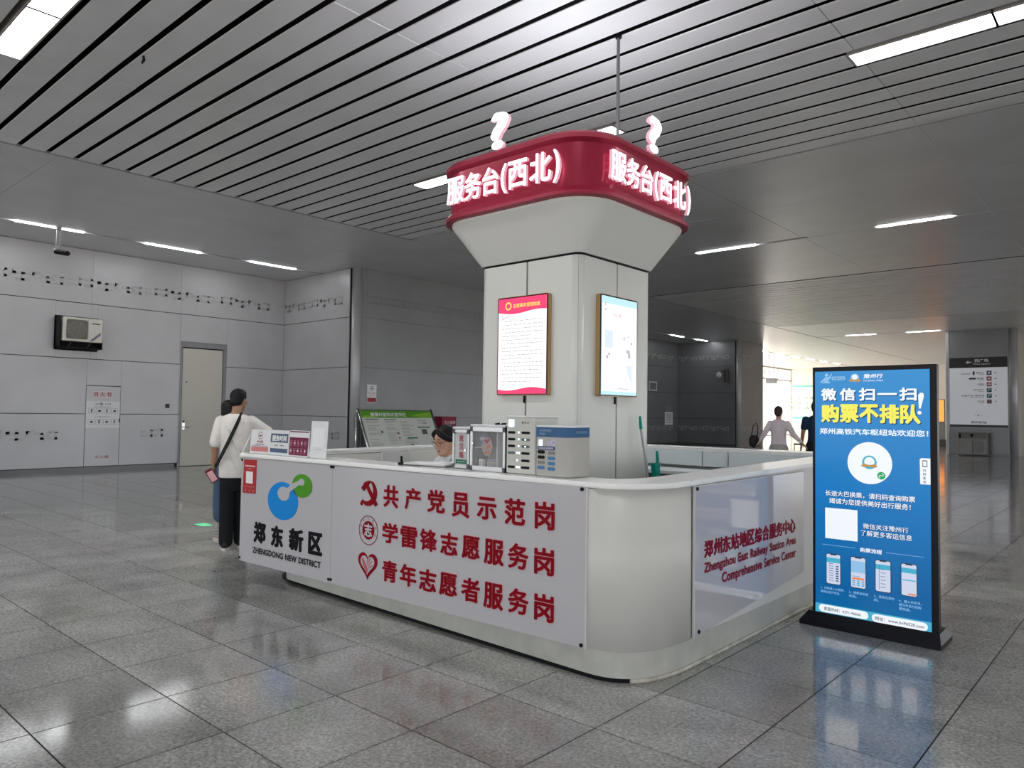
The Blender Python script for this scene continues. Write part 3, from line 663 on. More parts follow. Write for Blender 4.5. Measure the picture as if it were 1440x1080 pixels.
rd = thing('ceiling_rod', 'thin grey rod hanging from the ceiling to the red band', 'rod', (-3.9, 5.84, 3.6)); P('rod', MB().tube([(-3.9, 5.84, 3.6), (-3.9, 5.84, 5.12)], .016, 8), mat('rod_grey', (.16, .165, .17), .4, .5), rd); P('ceiling_collar', MB().cyl((-3.9, 5.84, 5.075), .03, .03, n=12), M_BLACK, rd)
# added fill light, unseen above the band, brightens the ceiling around the pillar
sl_ = light('ceiling_fill', 'AREA', (PX, PY, 3.68), 26, (.93, .95, 1), size=(1.3, 1.3)); sl_.rotation_euler = (math.pi, 0, 0)
# backlit posters
M_GOLD = mat('frame_gold', (.55, .36, .17), .3, .8)
M_POSW = mat('poster_white_lit', (0.150, 0.150, 0.150), .4, emit=.95, ecol=(1, .985, 1)); M_POSR = mat('poster_red_lit', (0.135, 0.003, 0.018), .4, emit=.85, ecol=(.95, .06, .18)); M_POSB = mat('poster_blue_lit', (0.075, 0.128, 0.142), .4, emit=.75, ecol=(.58, .90, .98))
M_POSG = mat('poster_grey_lit', (0.090, 0.090, 0.093), .4, emit=.42, ecol=(.9, .9, .95)); M_POSY = mat('poster_yellow_lit', (0.150, 0.105, 0.015), .4, emit=.95, ecol=(1, .62, .12)); M_POSP = mat('poster_magenta_lit', (0.105, 0.030, 0.060), .4, emit=.42, ecol=(1, .35, .6)); M_POSL = mat('poster_pale_lit', (0.090, 0.112, 0.135), .4, emit=.75, ecol=(.78, .88, 1))
def poster(pl, cu, label, kind):
    t = thing('lightbox_poster', label, 'poster', tuple(pl.p(cu, 1.62, .0))); u0, u1, v0, v1 = cu-.283, cu+.283, 1.613, 2.462
    mb = MB(); pl.rr(mb, u0, u1, v0, v1, .015, .042, .042); P('frame', mb, M_GOLD, t)
    mb = MB(); pl.rr(mb, u0+.002, u1-.002, v0+.002, v1-.002, .015, .046, .004); P('bezel', mb, M_BLACKG if kind == 'b' else mat('bezel_red', (.08, .004, .012), .15), t)
    mb = MB(); pl.rect(mb, u0+.014, u1-.014, v0+.014, v1-.014, .0475); P('screen', mb, M_POSW, t)
    a, b, c, d = u0+.014, u1-.014, v0+.014, v1-.014
    if kind == 'r':
        mb = MB(); N = 16
        wv = [(a+(b-a)*i/N, d-.125+.012*math.sin(i/N*6.2+2.6)) for i in range(N+1)]; pl.poly(mb, wv+[(b, d), (a, d)], .0482); P('red_field', mb, M_POSR, t); mb = MB()
        wv = [(a+(b-a)*i/N, c+.042+.014*math.sin(i/N*6.2+3.4)) for i in range(N+1)]; pl.poly(mb, [(a, c), (b, c)]+wv[::-1], .0482); P('red_field', mb, M_POSR, t)
        mb = MB(); pl.text(mb, '志愿服务管理制度', cu-.10, cu+.20, d-.085, d-.050, .049, .02); P('title', mb, M_POSY, t)
        mb = MB(); pl.disc(mb, cu-.155, d-.066, .036, .049); P('badge', mb, M_POSY, t)
        mb = MB(); pl.disc(mb, cu-.155, d-.066, .022, .0495); P('badge_centre', mb, M_POSR, t)
        mb = MB(); random.seed(5); v = d-.2
        for k in range(17):
            u = a+.04+(.03 if k % 3 == 0 else 0); e_ = b-.035-(random.choice([0, 0, .12, .25]) if k % 3 == 1 else 0)
            while u < e_:
                w2 = random.uniform(.012, .05); pl.rect(mb, u, min(u+w2, e_), v, v+.007, .0485); u += w2+random.uniform(.004, .014)
            v -= .0325
        P('body_print', mb, M_POSG, t, kind='stuff')
        mb = MB(); pl.poly(mb, [(a+.03, d-.185), (a+.13, d-.155), (a+.24, d-.15), (a+.13, d-.15), (a+.03, d-.178)], .0485); P('swoosh', mb, M_POSP, t)
    else:
        mb = MB(); pl.rect(mb, a, b, d-.06, d, .0482); pl.rect(mb, a, b, c, c+.03, .0482); pl.rect(mb, a, a+.01, c, d, .0482); P('blue_border', mb, M_POSB, t)
        mb = MB(); pl.text(mb, '文明创建', cu-.11, cu+.02, d-.175, d-.13, .0485); P('title', mb, M_POSP, t)
        mb = MB(); pl.text(mb, '与你同行', cu-.02, cu+.12, d-.235, d-.2, .0485); P('subtitle', mb, M_POSG, t)
        mb = MB(); pl.rect(mb, cu-.22, cu-.1, .5*(c+d)-.02, .5*(c+d)+.13, .0482); pl.poly(mb, [(cu+.10, c+.26), (cu+.19, c+.26), (cu+.2, c+.09), (cu+.17, c+.12), (cu+.12, c+.19)], .0482); P('pale_picture', mb, M_POSL, t)
        mb = MB()
        for (u, v, w2, h2) in ((-.2, .30, .03, .03), (-.17, .33, .03, .02), (.06, .47, .02, .03), (.12, .50, .03, .01), (.17, .44, .03, .02), (.1, .36, .06, .03), (.13, .32, .04, .04), (-.22, .70, .02, .02), (-.22, .74, .015, .03), (-.02, .05, .16, .008)): pl.rect(mb, cu+u, cu+u+w2, c+v, c+v+h2, .0484)
        for k in range(9): pl.rect(mb, cu-.16+.038*k, cu-.135+.038*k, d-.10, d-.096, .0484)
        P('print_marks', mb, M_POSG, t, kind='stuff')
    mb = MB(); pl.rect(mb, cu-.006, cu+.006, 1.55, 1.612, .012, .012); P('cable_clip', mb, M_BLACK, t)
poster(Plane((PX, PY-.55, 0), X), -.012, 'red bordered backlit notice poster in a gold frame on the pillar', 'r')
poster(Plane((PX+.55, PY, 0), Y), -.03, 'pale blue backlit poster in a gold frame on the pillar', 'b')
# ================================================================== BLUE DISPLAY STAND
ks = thing('display_stand', 'tall black floor-standing display with a blue ticket screen beside the counter', 'display', (-1.53, 5.47, 0))
KP = Plane((0, 5.41, 0), X)
M_KB = mat('display_black', (.010, .010, .014), .35, spec=.12)
P('casing', MB().bbox(-1.922, -1.128, 5.412, 5.475, .05, 1.822, .004), M_KB, ks)
bs = MB(); A4 = [(-1.99, 5.335), (-1.10, 5.335), (-1.10, 5.66), (-1.99, 5.66)]; B4 = [(-1.95, 5.40), (-1.12, 5.40), (-1.12, 5.60), (-1.95, 5.60)]
bs.loft([[(x, y, 0) for x, y in A4], [(x, y, .028) for x, y in A4], [(x, y, .088) for x, y in B4]]); P('base', bs, M_KB, ks)
def screen_mat():
    m = bpy.data.materials.new('screen_blue'); m.use_nodes = True; nt = m.node_tree; b = nt.nodes['Principled BSDF']
    g = nt.nodes.new('ShaderNodeNewGeometry'); sp = nt.nodes.new('ShaderNodeSeparateXYZ'); nt.links.new(g.outputs['Position'], sp.inputs[0])
    r = nt.nodes.new('ShaderNodeValToRGB'); mr = nt.nodes.new('ShaderNodeMapRange'); mr.inputs[1].default_value = .06; mr.inputs[2].default_value = 1.8
    nt.links.new(sp.outputs[2], mr.inputs[0]); nt.links.new(mr.outputs[0], r.inputs[0])
    e = r.color_ramp.elements; e[0].position = 0; e[0].color = (.0, .13, .34, 1); e[1].position = 1; e[1].color = (.03, .25, .57, 1)
    q = e.new(.13); q.color = (.0, .10, .30, 1); q = e.new(.5); q.color = (.004, .17, .47, 1)
    b.inputs['Base Color'].default_value = (.01, .02, .05, 1); nt.links.new(r.outputs[0], b.inputs['Emission Color']); b.inputs['Emission Strength'].default_value = .85; b.inputs['Roughness'].default_value = .15; b.inputs['Specular IOR Level'].default_value = .15
    return m
mb = MB(); KP.rect(mb, -1.903, -1.168, .075, 1.79, .0); P('screen', mb, screen_mat(), ks)
def em(name, c, s=.8, rough=.3): return mat(name, tuple(x*.25 for x in c), rough, emit=s, ecol=c)
E_W = em('screen_white', (.80, .84, .90)); E_Y = em('screen_yellow', (.78, .72, .10), .85); E_N = em('screen_navy', (.0, .03, .14)); E_C = em('screen_cyan', (.06, .38, .55)); E_G = em('screen_green', (.02, .32, .10)); E_K = em('screen_ink', (.02, .03, .05)); E_O = em('screen_orange', (.75, .22, .10)); E_L = em('screen_lavender', (.55, .60, .75)); E_B = em('screen_pale_blue', (.25, .48, .72)); E_BR = em('screen_brown', (.45, .25, .08))
def kt(body, u0, u1, v0, v1, m=None, bold=.02, d=.002, name='screen_text', keep=False, kind=None):
    mb = MB(); KP.text(mb, body, u0, u1, v0, v1, d, bold, keep=keep, res=2); P(name, mb, m or E_W, ks, kind=kind)
def kshape(fn, m, name='screen_picture'):
    mb = MB(); fn(mb); P(name, mb, m, ks)
# swooping lighter waves of the background
kshape(lambda b: KP.poly(b, [(-1.903, .80), (-1.75, .84), (-1.6, .83), (-1.4, .86), (-1.168, .80), (-1.168, .785), (-1.4, .84), (-1.6, .81), (-1.75, .82), (-1.903, .785)], .0005), em('screen_wave', (.01, .16, .46), .7), 'screen_wave')
# header marks
def mk(b):
    KP.poly(b, [(-1.868, 1.712), (-1.80, 1.735), (-1.79, 1.752), (-1.84, 1.742)], .001); KP.poly(b, [(-1.868, 1.708), (-1.795, 1.706), (-1.80, 1.716), (-1.84, 1.718)], .001)
    KP.disc(b, -1.822, 1.764, .012, .001); KP.poly(b, [(-1.835, 1.75), (-1.808, 1.75), (-1.81, 1.715), (-1.838, 1.72)], .001); KP.poly(b, [(-1.81, 1.745), (-1.79, 1.775), (-1.785, 1.772), (-1.803, 1.73)], .001)
kshape(mk, E_B, 'screen_mark'); kshape(lambda b: KP.rr(b, -1.787, -1.697, 1.727, 1.752, .004, .001), E_B, 'screen_mark'); kt('河南交运', -1.782, -1.702, 1.731, 1.748, em('screen_blue_dark', (.03, .16, .42)))
kshape(lambda b: KP.disc(b, -1.632, 1.742, .028, .001), E_B, 'screen_badge'); kshape(lambda b: KP.disc(b, -1.632, 1.746, .018, .0015), E_W, 'screen_badge'); kshape(lambda b: KP.poly(b, [(-1.672, 1.722), (-1.66, 1.734), (-1.632, 1.728), (-1.604, 1.734), (-1.59, 1.72), (-1.604, 1.712), (-1.632, 1.716), (-1.66, 1.714)], .002), E_BR, 'screen_badge')
kt('豫州行', -1.576, -1.45, 1.732, 1.764, shear=0) if False else None
mb = MB(); KP.text(mb, '豫州行', -1.576, -1.45, 1.735, 1.766, .002, .02, shear=.2); P('screen_text', mb, E_W, ks)
kt('YU ZHOU XING', -1.577, -1.45, 1.714, 1.726, E_W, .0)
def shadowed(s, boxes, m, bold):
    for ch, (a, b, c, e) in zip(s, boxes):
        mb = MB(); KP.text(mb, ch, a+.004, b+.006, c-.006, e-.004, .001, bold+.015, res=2); P('letter_shadow', mb, E_N, ks)
        kt(ch, a, b, c, e, m, bold, .0022)
bx = [(-1.860+.1275*i, -1.860+.1275*i+.105) for i in range(5)]
shadowed('微信扫', [(a, b, 1.582, 1.670) for a, b in bx[:3]], E_W, .032); shadowed('扫', [(bx[4][0]-.0, bx[4][1]-.0, 1.582, 1.670)], E_W, .032); shadowed('一', [(bx[3][0]-.008, bx[3][1]+.008, 1.62, 1.634)], E_W, .0)
bx = [(-1.860+.1285*i, -1.860+.1285*i+.124) for i in range(5)]
shadowed('购票不排队', [(a, b, 1.428, 1.558) for a, b in bx], E_Y, .042)
kshape(lambda b: (KP.poly(b, [(-1.236, 1.62), (-1.222, 1.635), (-1.206, 1.632), (-1.202, 1.61), (-1.222, 1.53), (-1.232, 1.53)], .003), KP.disc(b, -1.229, 1.503, .012, .003)), E_W, 'screen_exclamation')
kt('郑州高铁汽车枢纽站欢迎您！', -1.87, -1.178, 1.345, 1.388, E_W, .022)
kshape(lambda b: KP.disc(b, -1.539, 1.155, .143, .001, 0, 48), E_W, 'code_disc')
kshape(lambda b: KP.disc(b, -1.539, 1.16, .047, .002), E_C, 'code_badge'); kshape(lambda b: KP.disc(b, -1.539, 1.163, .033, .0024), E_W, 'code_badge'); kshape(lambda b: KP.poly(b, [(-1.595, 1.135), (-1.575, 1.15), (-1.539, 1.142), (-1.503, 1.15), (-1.485, 1.135), (-1.503, 1.125), (-1.539, 1.13), (-1.575, 1.125)], .003), E_BR, 'code_badge')
kshape(lambda b: KP.disc(b, -1.464, 1.074, .026, .002), E_G, 'code_green_dot')
kshape(lambda b: KP.ring(b, -1.470, 1.068, .006, .010, .003, .8, 4.6), E_W, 'code_green_mark'); kshape(lambda b: KP.ring(b, -1.459, 1.080, .006, .010, .003, -2.2, 1.6), E_W, 'code_green_mark')
kshape(lambda b: KP.poly(b, [(-1.228, 1.035), (-1.168, 1.035), (-1.168, 1.205), (-1.222, 1.205), (-1.23, 1.197)], .001), E_W, 'side_tab')
kshape(lambda b: (KP.rr(b, -1.214, -1.186, 1.148, 1.192, .004, .002),), E_K, 'side_tab_phone'); kshape(lambda b: KP.rect(b, -1.21, -1.190, 1.154, 1.186, .003), E_W, 'side_tab_phone')
for i, ch in enumerate('扫码查询'): kt(ch, -1.212, -1.194, 1.117-.025*i, 1.135-.025*i, E_K, .01)
for s_, a, b, c, e in (('长途大巴换乘，请扫码查询购票', -1.832, -1.258, .910, .950), ('竭诚为您提供美好出行服务！', -1.805, -1.285, .858, .898)):
    kt(s_, a+.003, b+.003, c-.003, e-.003, E_N, .05, .001); kt(s_, a, b, c, e, E_W, .015, .002)
kshape(lambda b: KP.rect(b, -1.834, -1.618, .612, .826, .001), E_W, 'code_panel')
for s_, a, b, c, e in (('微信关注豫州行', -1.582, -1.300, .706, .742), ('了解更多客运信息', -1.597, -1.278, .657, .695)):
    kt(s_, a+.003, b+.003, c-.003, e-.003, E_N, .05, .001); kt(s_, a, b, c, e, E_W, .008, .002)
kt('购票流程', -1.602, -1.463, .545, .575, E_W, .02)
kshape(lambda b: (KP.rect(b, -1.856, -1.632, .5645, .567, .001), KP.rect(b, -1.439, -1.212, .5605, .563, .001)), E_B, 'screen_rule')
for k, (a, b) in enumerate(((-1.83, -1.728), (-1.667, -1.563), (-1.508, -1.406), (-1.349, -1.249))):
    kshape(lambda q: KP.rr(q, a, b, .293, .508, .014, .001), E_K, 'phone_picture'); kshape(lambda q: KP.rr(q, a+.005, b-.005, .298, .503, .010, .0016), E_L, 'phone_screen')
    kshape(lambda q: KP.rect(q, a+.005, b-.005, .445 if k != 1 else .40, .478, .002), E_C if k != 1 else E_B, 'phone_banner')
    kshape(lambda q: KP.rect(q, a+.03, b-.03, .497, .505, .0022), E_K, 'phone_notch')
    if k == 0: kshape(lambda q: [KP.rect(q, b-.034, b-.016, .318+.0165*i, .326+.0165*i, .0022) for i in range(7)]+[KP.rect(q, a+.02, a+.05, .320+.0165*i, .323+.0165*i, .0022) for i in range(8)], E_N, 'phone_rows')
    if k == 1: kshape(lambda q: KP.rect(q, a+.012, b-.012, .352, .366, .0022), E_O, 'phone_button'); kshape(lambda q: [KP.rect(q, a+.014+.03*i, a+.032+.03*i, .31+.014*j, .319+.014*j, .0022) for i in range(3) for j in range(3)]+[KP.rect(q, a+.012, b-.04, .372, .376, .0022)], E_C, 'phone_rows')
    if k == 2: kshape(lambda q: [KP.rect(q, a+.036, a+.066, .325+.024*i, .328+.024*i, .0022) for i in range(6)]+[KP.rect(q, a+.026, a+.028, .31, .47, .0022)], E_K, 'phone_rows')
    if k == 3: kshape(lambda q: KP.rect(q, b-.055, b-.01, .303, .314, .0022), E_O, 'phone_button'); kshape(lambda q: KP.rect(q, a+.01, b-.01, .395, .402, .0022), E_C, 'phone_rows')
for s_, a, b, c, e in (('1、扫码进入小程序，', -1.866, -1.705, .253, .272), ('选择出发汽车站。', -1.866, -1.733, .227, .245), ('2、搜索目的地', -1.675, -1.552, .252, .271), ('的站。', -1.675, -1.625, .226, .245), ('3、选择出发时', -1.514, -1.388, .252, .271), ('间。', -1.514, -1.484, .226, .245), ('4、输入手机号，', -1.36, -1.225, .248, .267), ('提交并支付后购', -1.36, -1.228, .222, .241), ('票完成。', -1.36, -1.29, .196, .215)):
    kt(s_, a, b, c, e, E_B, .01, .002, 'screen_caption')
kshape(lambda b: KP.rect(b, -1.903, -1.168, .075, .15, .0008), E_C, 'footer_band')
kshape(lambda b: KP.rr(b, -1.878, -1.551, .092, .145, .026, .0015), E_W, 'footer_pill'); kshape(lambda b: KP.rr(b, -1.529, -1.190, .088, .141, .026, .0015), E_W, 'footer_pill')
kt('客服热线：0371-96606', -1.845, -1.60, .105, .130, E_K, .012, .0025); kt('网址：www.hn96520.com', -1.508, -1.21, .101, .127, E_K, .012, .0025)
# ================================================================== FIXTURES ON THE LEFT WALL
M_ACW = mat('casing_cream', (.66, .65, .57), .45); M_ACG = mat('fan_grille', (.16, .155, .13), .5)
ac = thing('air_conditioner', 'cream outdoor air conditioner unit in a black wall bracket high on the left wall', 'air conditioner', (-18.45, 5.9, 2.78))
mb = MB(); mb.box(-18.63, -18.60, 5.44, 6.35, 2.74, 3.52); mb.box(-18.6, -18.30, 5.46, 5.475, 2.78, 3.48); mb.box(-18.6, -18.27, 5.46, 6.34, 2.78, 2.80); mb.box(-18.6, -18.28, 6.325, 6.34, 2.78, 3.0); mb.box(-18.6, -18.56, 5.46, 6.34, 2.8, 3.49)
P('bracket', mb, M_BLACK, ac)
for y in (5.7, 6.1): P('strut', MB().tube([(-18.55, y, 2.80), (-18.33, y, 2.90)], .014, 8), mat('strut_grey', (.12, .12, .12), .5), ac)
P('casing', MB().bbox(-18.55, -18.27, 5.52, 6.33, 2.93, 3.47, .012), M_ACW, ac)
AP = Plane((-18.27, 0, 0), Y)
g_ = MB(); AP.rr(g_, 5.585, 6.02, 2.985, 3.42, .04, .006, .01); gr = P('fan_grille', g_, M_ACG, ac)
mb = MB()
for r in (.06, .1, .14, .18): AP.ring(mb, 5.80, 3.2, r-.005, r+.005, .010, n=28)
for k in range(12):
    a = math.pi/6*k; c, s_ = math.cos(a), math.sin(a); AP.poly(mb, [(5.80+.02*c-.003*s_, 3.2+.02*s_+.003*c), (5.80+.02*c+.003*s_, 3.2+.02*s_-.003*c), (5.80+.2*c+.003*s_, 3.2+.2*s_-.003*c), (5.80+.2*c-.003*s_, 3.2+.2*s_+.003*c)], .010)
P('grille_wires', mb, mat('wire_grey', (.3, .3, .27), .5), gr)
mb = MB(); AP.rect(mb, 6.1, 6.27, 3.345, 3.365, .003); AP.rect(mb, 6.03, 6.033, 2.94, 3.46, .002); P('name_strip', mb, M_BLACK, ac)
mb = MB(); AP.poly(mb, [(6.06, 2.955), (6.13, 2.955), (6.29, 3.10), (6.29, 3.17)], .003); P('sticker', mb, mat('sticker_violet', (.22, .17, .26), .5), ac)
# fire hydrant cabinet door, flush with the wall
fc = thing('hydrant_cabinet', 'grey hydrant cabinet door with white instruction sheets in the left wall', 'cabinet', (-18.6, 6.52, .1))
mb = MB(); LP.rect(mb, CAB[0]+.008, CAB[1]-.008, .10, CAB[3]-.008, .004, .03); P('door', mb, M_WALL, fc)
def yl(y): return y+9
mb = MB(); LP.rect(mb, yl(6.245), yl(6.72), 1.675, 1.845, .008, .003); P('name_plate', mb, mat('plate_pale', (.62, .56, .58), .25), fc)
mb = MB()
for i, ch in enumerate('消火栓'): LP.text(mb, ch, yl(6.29+.15*i), yl(6.40+.15*i), 1.71, 1.82, .0095, .01)
P('lettering', mb, mat('sign_red', (.35, .03, .05), .4), fc)
sh = MB(); LP.rect(sh, yl(6.15), yl(6.88), .985, 1.6, .008, .003); st = P('instruction_sheet', sh, mat('sheet_white', (.74, .75, .76), .4), fc)
mb = MB(); LP.text(mb, '火警 119', yl(6.34), yl(6.68), 1.505, 1.57, .0092, .01); P('lettering', mb, mat('print_grey', (.12, .12, .13), .5), st)
mb = MB(); LP.text(mb, '消火栓使用方法', yl(6.33), yl(6.68), 1.455, 1.485, .0092); LP.text(mb, '灭火器使用方法', yl(6.33), yl(6.68), 1.225, 1.255, .0092); P('lettering', mb, MT['print_grey'], st, kind='stuff')
for r, z in enumerate((1.335, 1.08)):
    for k in range(4):
        mb = MB(); u = yl(6.2+.165*k); LP.rect(mb, u, u+.14, z-.015, z+.105, .0090); LP.rect(mb, u+.004, u+.136, z-.011, z+.101, .0094); mb.m[0] = 0; mb.m[1] = 1
        o = P('step_picture', mb, [MT['print_grey'], MT['sheet_white']], st)
        mb = MB(); c = u+.07
        if (k+r) % 2: LP.poly(mb, [(c-.03, z+.02), (c+.03, z+.02), (c+.035, z+.05), (c, z+.07), (c-.03, z+.05)], .0099)
        else: LP.rr(mb, c-.014, c+.012, z+.005, z+.075, .01, .0099); LP.rect(mb, c-.02, c+.02, z+.075, z+.085, .0099)
        P('step_figure', mb, mat('figure_dark', (.07, .04, .05), .5), st)
mb = MB(); LP.rect(mb, yl(6.868), yl(6.89), 1.11, 1.2, .02, .014); P('handle', mb, M_BLACK, fc)
mb = MB(); LP.text(mb, '灭火器', yl(6.37), yl(6.67), .275, .34, .0055, .01); P('lettering', mb, MT['sign_red'], fc)
sw = thing('access_reader', 'small black access reader on the wall left of the door', 'access reader', (-18.58, 7.99, 1.46)); P('casing', MB().bbox(-18.6, -18.565, 7.945, 8.035, 1.47, 1.57, .006), M_BLACK, sw); P('face', MB().bbox(-18.566, -18.562, 7.955, 8.025, 1.49, 1.56, .001), M_BLACKG, sw)
# hanging camera at the far left
cc = thing('ceiling_camera', 'small black camera hanging on a twin rod below the left strip lamps', 'camera', (-16.8, 4.93, 4.6))
P('mount', MB().tube([(-16.8, 4.90, 5.1), (-16.8, 4.90, 4.66)], .012, 6).tube([(-16.8, 4.96, 5.1), (-16.8, 4.96, 4.66)], .012, 6).cyl((-16.8, 4.93, 5.06), .06, .04, n=14), mat('mount_grey', (.4, .4, .4), .4), cc)
P('bracket', MB().bbox(-16.84, -16.76, 4.86, 4.98, 4.62, 4.67, .006), MT['mount_grey'], cc)
P('body', MB().tube([(-16.84, 4.90, 4.615), (-16.62, 5.06, 4.57)], [.055, .055], 14), M_BLACK, cc, smooth=False); P('lens', MB().tube([(-16.62, 5.06, 4.57), (-16.60, 5.075, 4.566)], [.04, .035], 14), M_BLACKG, cc)
# wall camera on the far return wall
wc = thing('wall_camera', 'grey dome camera on a bracket high on the dark wall behind the pillar', 'camera', (-16.0, 33.3, 3.3))
P('bracket', MB().bbox(-16.05, -15.87, 33.3, 33.47, 3.1, 3.75, .02).tube([(-15.95, 33.35, 3.68), (-16.1, 33.15, 3.60), (-16.15, 33.1, 3.5)], .05, 10), mat('cctv_dark', (.10, .10, .10), .4), wc)
P('dome', MB().ball((-16.16, 33.05, 3.42), .13, .13, .15), mat('cctv_pale', (.6, .6, .58), .25), wc, smooth=True)
# notices and frames on dark walls
def sheet(label, pl, u0, u1, v0, v1, d=.006, cat='notice', name='notice_sheet', m=None):
    t = thing(name, label, cat, tuple(pl.p((u0+u1)/2, v0, d))); mb = MB(); pl.rect(mb, u0, u1, v0, v1, d+.006, .006); P('sheet', mb, m or M_PAPER, t); return t
Q3 = Plane((-15.3, 0, 0), Y)
t = sheet('white and red vertical notice on the grey wall above the green board', Q3, 11.585, 11.885, 1.685, 2.14)
mb = MB(); Q3.rect(mb, 11.595, 11.875, 1.695, 1.80, .0125); Q3.text(mb, '禁止吸烟', 11.63, 11.84, 1.90, 1.94, .0125); P('red_print', mb, MT['sign_red'], t)
mb = MB(); Q3.ring(mb, 11.735, 2.045, .045, .058, .0125, n=20); Q3.rect(mb, 11.70, 11.77, 2.035, 2.05, .0125); Q3.rect(mb, 11.64, 11.83, 1.85, 1.858, .0125); P('symbol', mb, MT['figure_dark'], t)
Q4 = Plane((-18.6, 0, 0), Y)
t = sheet('small white notice in the dark recess right of the pillar', Q4, 32.2, 32.96, .98, 1.62); mb = MB()
for k in range(5): Q4.rect(mb, 32.3, 32.85, 1.5-.1*k, 1.53-.1*k, .0125)
P('print_lines', mb, MT['print_grey'], t, kind='stuff')
t = sheet('small grey plate above the white notice in the dark recess', Q4, 32.34, 32.82, 1.68, 1.87, m=mat('plate_dull', (.30, .29, .29), .4)); mb = MB(); Q4.text(mb, '消火栓', 32.4, 32.76, 1.72, 1.83, .0125); P('lettering', mb, MT['sign_red'], t)
t = thing('wall_frame', 'pale empty frame on the recess wall beside the pillar edge', 'frame', (-18.58, 31.1, 2.62)); mb = MB()
for a, b, c, d in ((30.7, 31.42, 2.62, 2.68), (30.7, 31.42, 3.01, 3.07), (30.7, 30.76, 2.68, 3.01), (31.36, 31.42, 2.68, 3.01)): Q4.rect(mb, a, b, c, d, .02, .02)
P('frame', mb, mat('frame_pale', (.6, .6, .62), .4), t)
mb = MB(); Q4.rect(mb, 30.76, 31.36, 2.68, 3.01, .008, .006); P('panel', mb, M_WALLD, t)
# ================================================================== INFO BOARD, RED BOX
ib = thing('information_board', 'slanted board with green header on steel posts against the grey wall', 'information board', (-14.8, 12.2, 0))
vB = Vector((-.45, 0, .92)).normalized(); IB = Plane((-14.34, 11.02, .50), Y, vB)
mb = MB(); IB.rect(mb, 0, 2.3, 0, 1.08, 0, .03); P('panel', mb, mat('board_white', (.66, .68, .64), .35), ib)
mb = MB(); IB.rect(mb, 0, 2.3, .885, 1.08, .003); P('header', mb, mat('header_green', (.10, .33, .03), .35), ib)
mb = MB(); IB.poly(mb, [(0, .90), (.12, .96), (.3, .94), (.5, .885), (0, .885)], .004); IB.poly(mb, [(1.6, .94), (1.8, 1.0), (2.3, 1.06), (2.3, .90), (2.0, .89)], .004); P('header_wave', mb, mat('header_lime', (.25, .5, .05), .35), ib)
mb = MB(); IB.text(mb, '健康科普知识宣传栏', .28, 1.42, .92, 1.03, .005, .02); P('title', mb, M_PAPER, ib)
mb = MB(); random.seed(11)
for c, (u0, u1) in enumerate(((.08, .55), (.66, 1.08), (1.15, 1.6))):
    for k in range(20):
        if random.random() < .2: continue
        IB.rect(mb, u0, u0+(u1-u0)*random.uniform(.5, 1), .82-.04*k, .832-.04*k, .002)
P('body_print', mb, mat('print_pale', (.34, .36, .34), .5), ib, kind='stuff')
mb = MB(); IB.rect(mb, .08, .5, .835, .855, .0025); IB.rect(mb, .66, 1.05, .835, .85, .0025); IB.rect(mb, 1.7, 2.12, .60, .635, .0025); IB.rect(mb, 1.25, 1.6, .30, .34, .0025); P('green_heading', mb, mat('heading_green', (.05, .22, .10), .4), ib, kind='stuff')
mb = MB(); IB.text(mb, '一口气 生命', 1.72, 2.02, .79, .835, .0025, .02); IB.text(mb, '三个 急救时', 1.78, 2.05, .715, .76, .0025, .02); IB.rect(mb, 1.8, 1.98, .42, .56, .0025); P('lettering', mb, MT['print_grey'], ib, kind='stuff')
for u, v, r in ((1.0, .46, .035), (1.0, .33, .03), (1.35, .12, .05), (.5, .5, .04)):
    mb = MB(); IB.disc(mb, u, v, r, .003, 0, 10, r*.8); P('small_picture', mb, mat('picture_brown', (.25, .12, .09), .5), ib)
for u in (-.05, 2.35):
    a, b = IB.p(u, -.45, -.01), IB.p(u, 1.14, -.01)
    P('rail', MB().tube([a, b], .028, 10), M_STEEL, ib, smooth=True)
    P('post', MB().tube([(b.x-.02, b.y, b.z), (b.x-.05, b.y, .0)], .025, 10), M_STEEL, ib, smooth=True)
    P('foot', MB().bbox(-14.95, -13.98, b.y-.04, b.y+.04, 0, .03, .005), M_STEEL, ib)
mb = MB(); IB.rect(mb, -.03, 2.33, -.06, -.0, .01, .04); IB.rect(mb, -.03, 2.33, 1.08, 1.1, .01, .04); P('edge_bar', mb, M_STEEL, ib)
rx = thing('extinguisher_box', 'dark red fire extinguisher box standing at the grey wall behind the seated woman', 'box', (-15.1, 14.14, 0))
P('body', MB().bbox(-15.24, -14.92, 13.87, 14.41, 0, 1.335, .01), mat('box_red', (.28, .02, .05), .4), rx); Q5 = Plane((-14.918, 0, 0), Y)
P('door', MB().bbox(-14.925, -14.915, 13.9, 14.38, .05, 1.3, .003), MT['box_red'], rx)
mb = MB(); Q5.text(mb, '灭火器箱', 13.94, 14.36, 1.13, 1.22, .006, .01); Q5.rect(mb, 13.94, 14.3, 1.02, 1.026, .006); P('lettering', mb, mat('print_pinkish', (.75, .6, .62), .5), rx)
# exit light in the floor
ex = thing('floor_exit_light', 'small green glowing exit plate set in the floor behind the two visitors', 'exit light', (-9.08, 4.4, 0)); ex['category'] = 'exit light'
P('rim', MB().bbox(-9.21, -8.95, 4.315, 4.485, .0, .006, .002), M_STEEL, ex); P('lens', MB().bbox(-9.19, -8.97, 4.335, 4.465, .006, .009, .001), mat('exit_green', (.1, .8, .35), .3, emit=.45, ecol=(.1, .85, .38)), ex)
mb = MB(); fp_ = Plane((0, 0, .0095), (0, 1, 0), (-1, 0, 0)); fp_.text(mb, '→', 4.36, 4.44, 9.03, 9.13, .0, .03); P('arrow', mb, M_PAPER, ex)
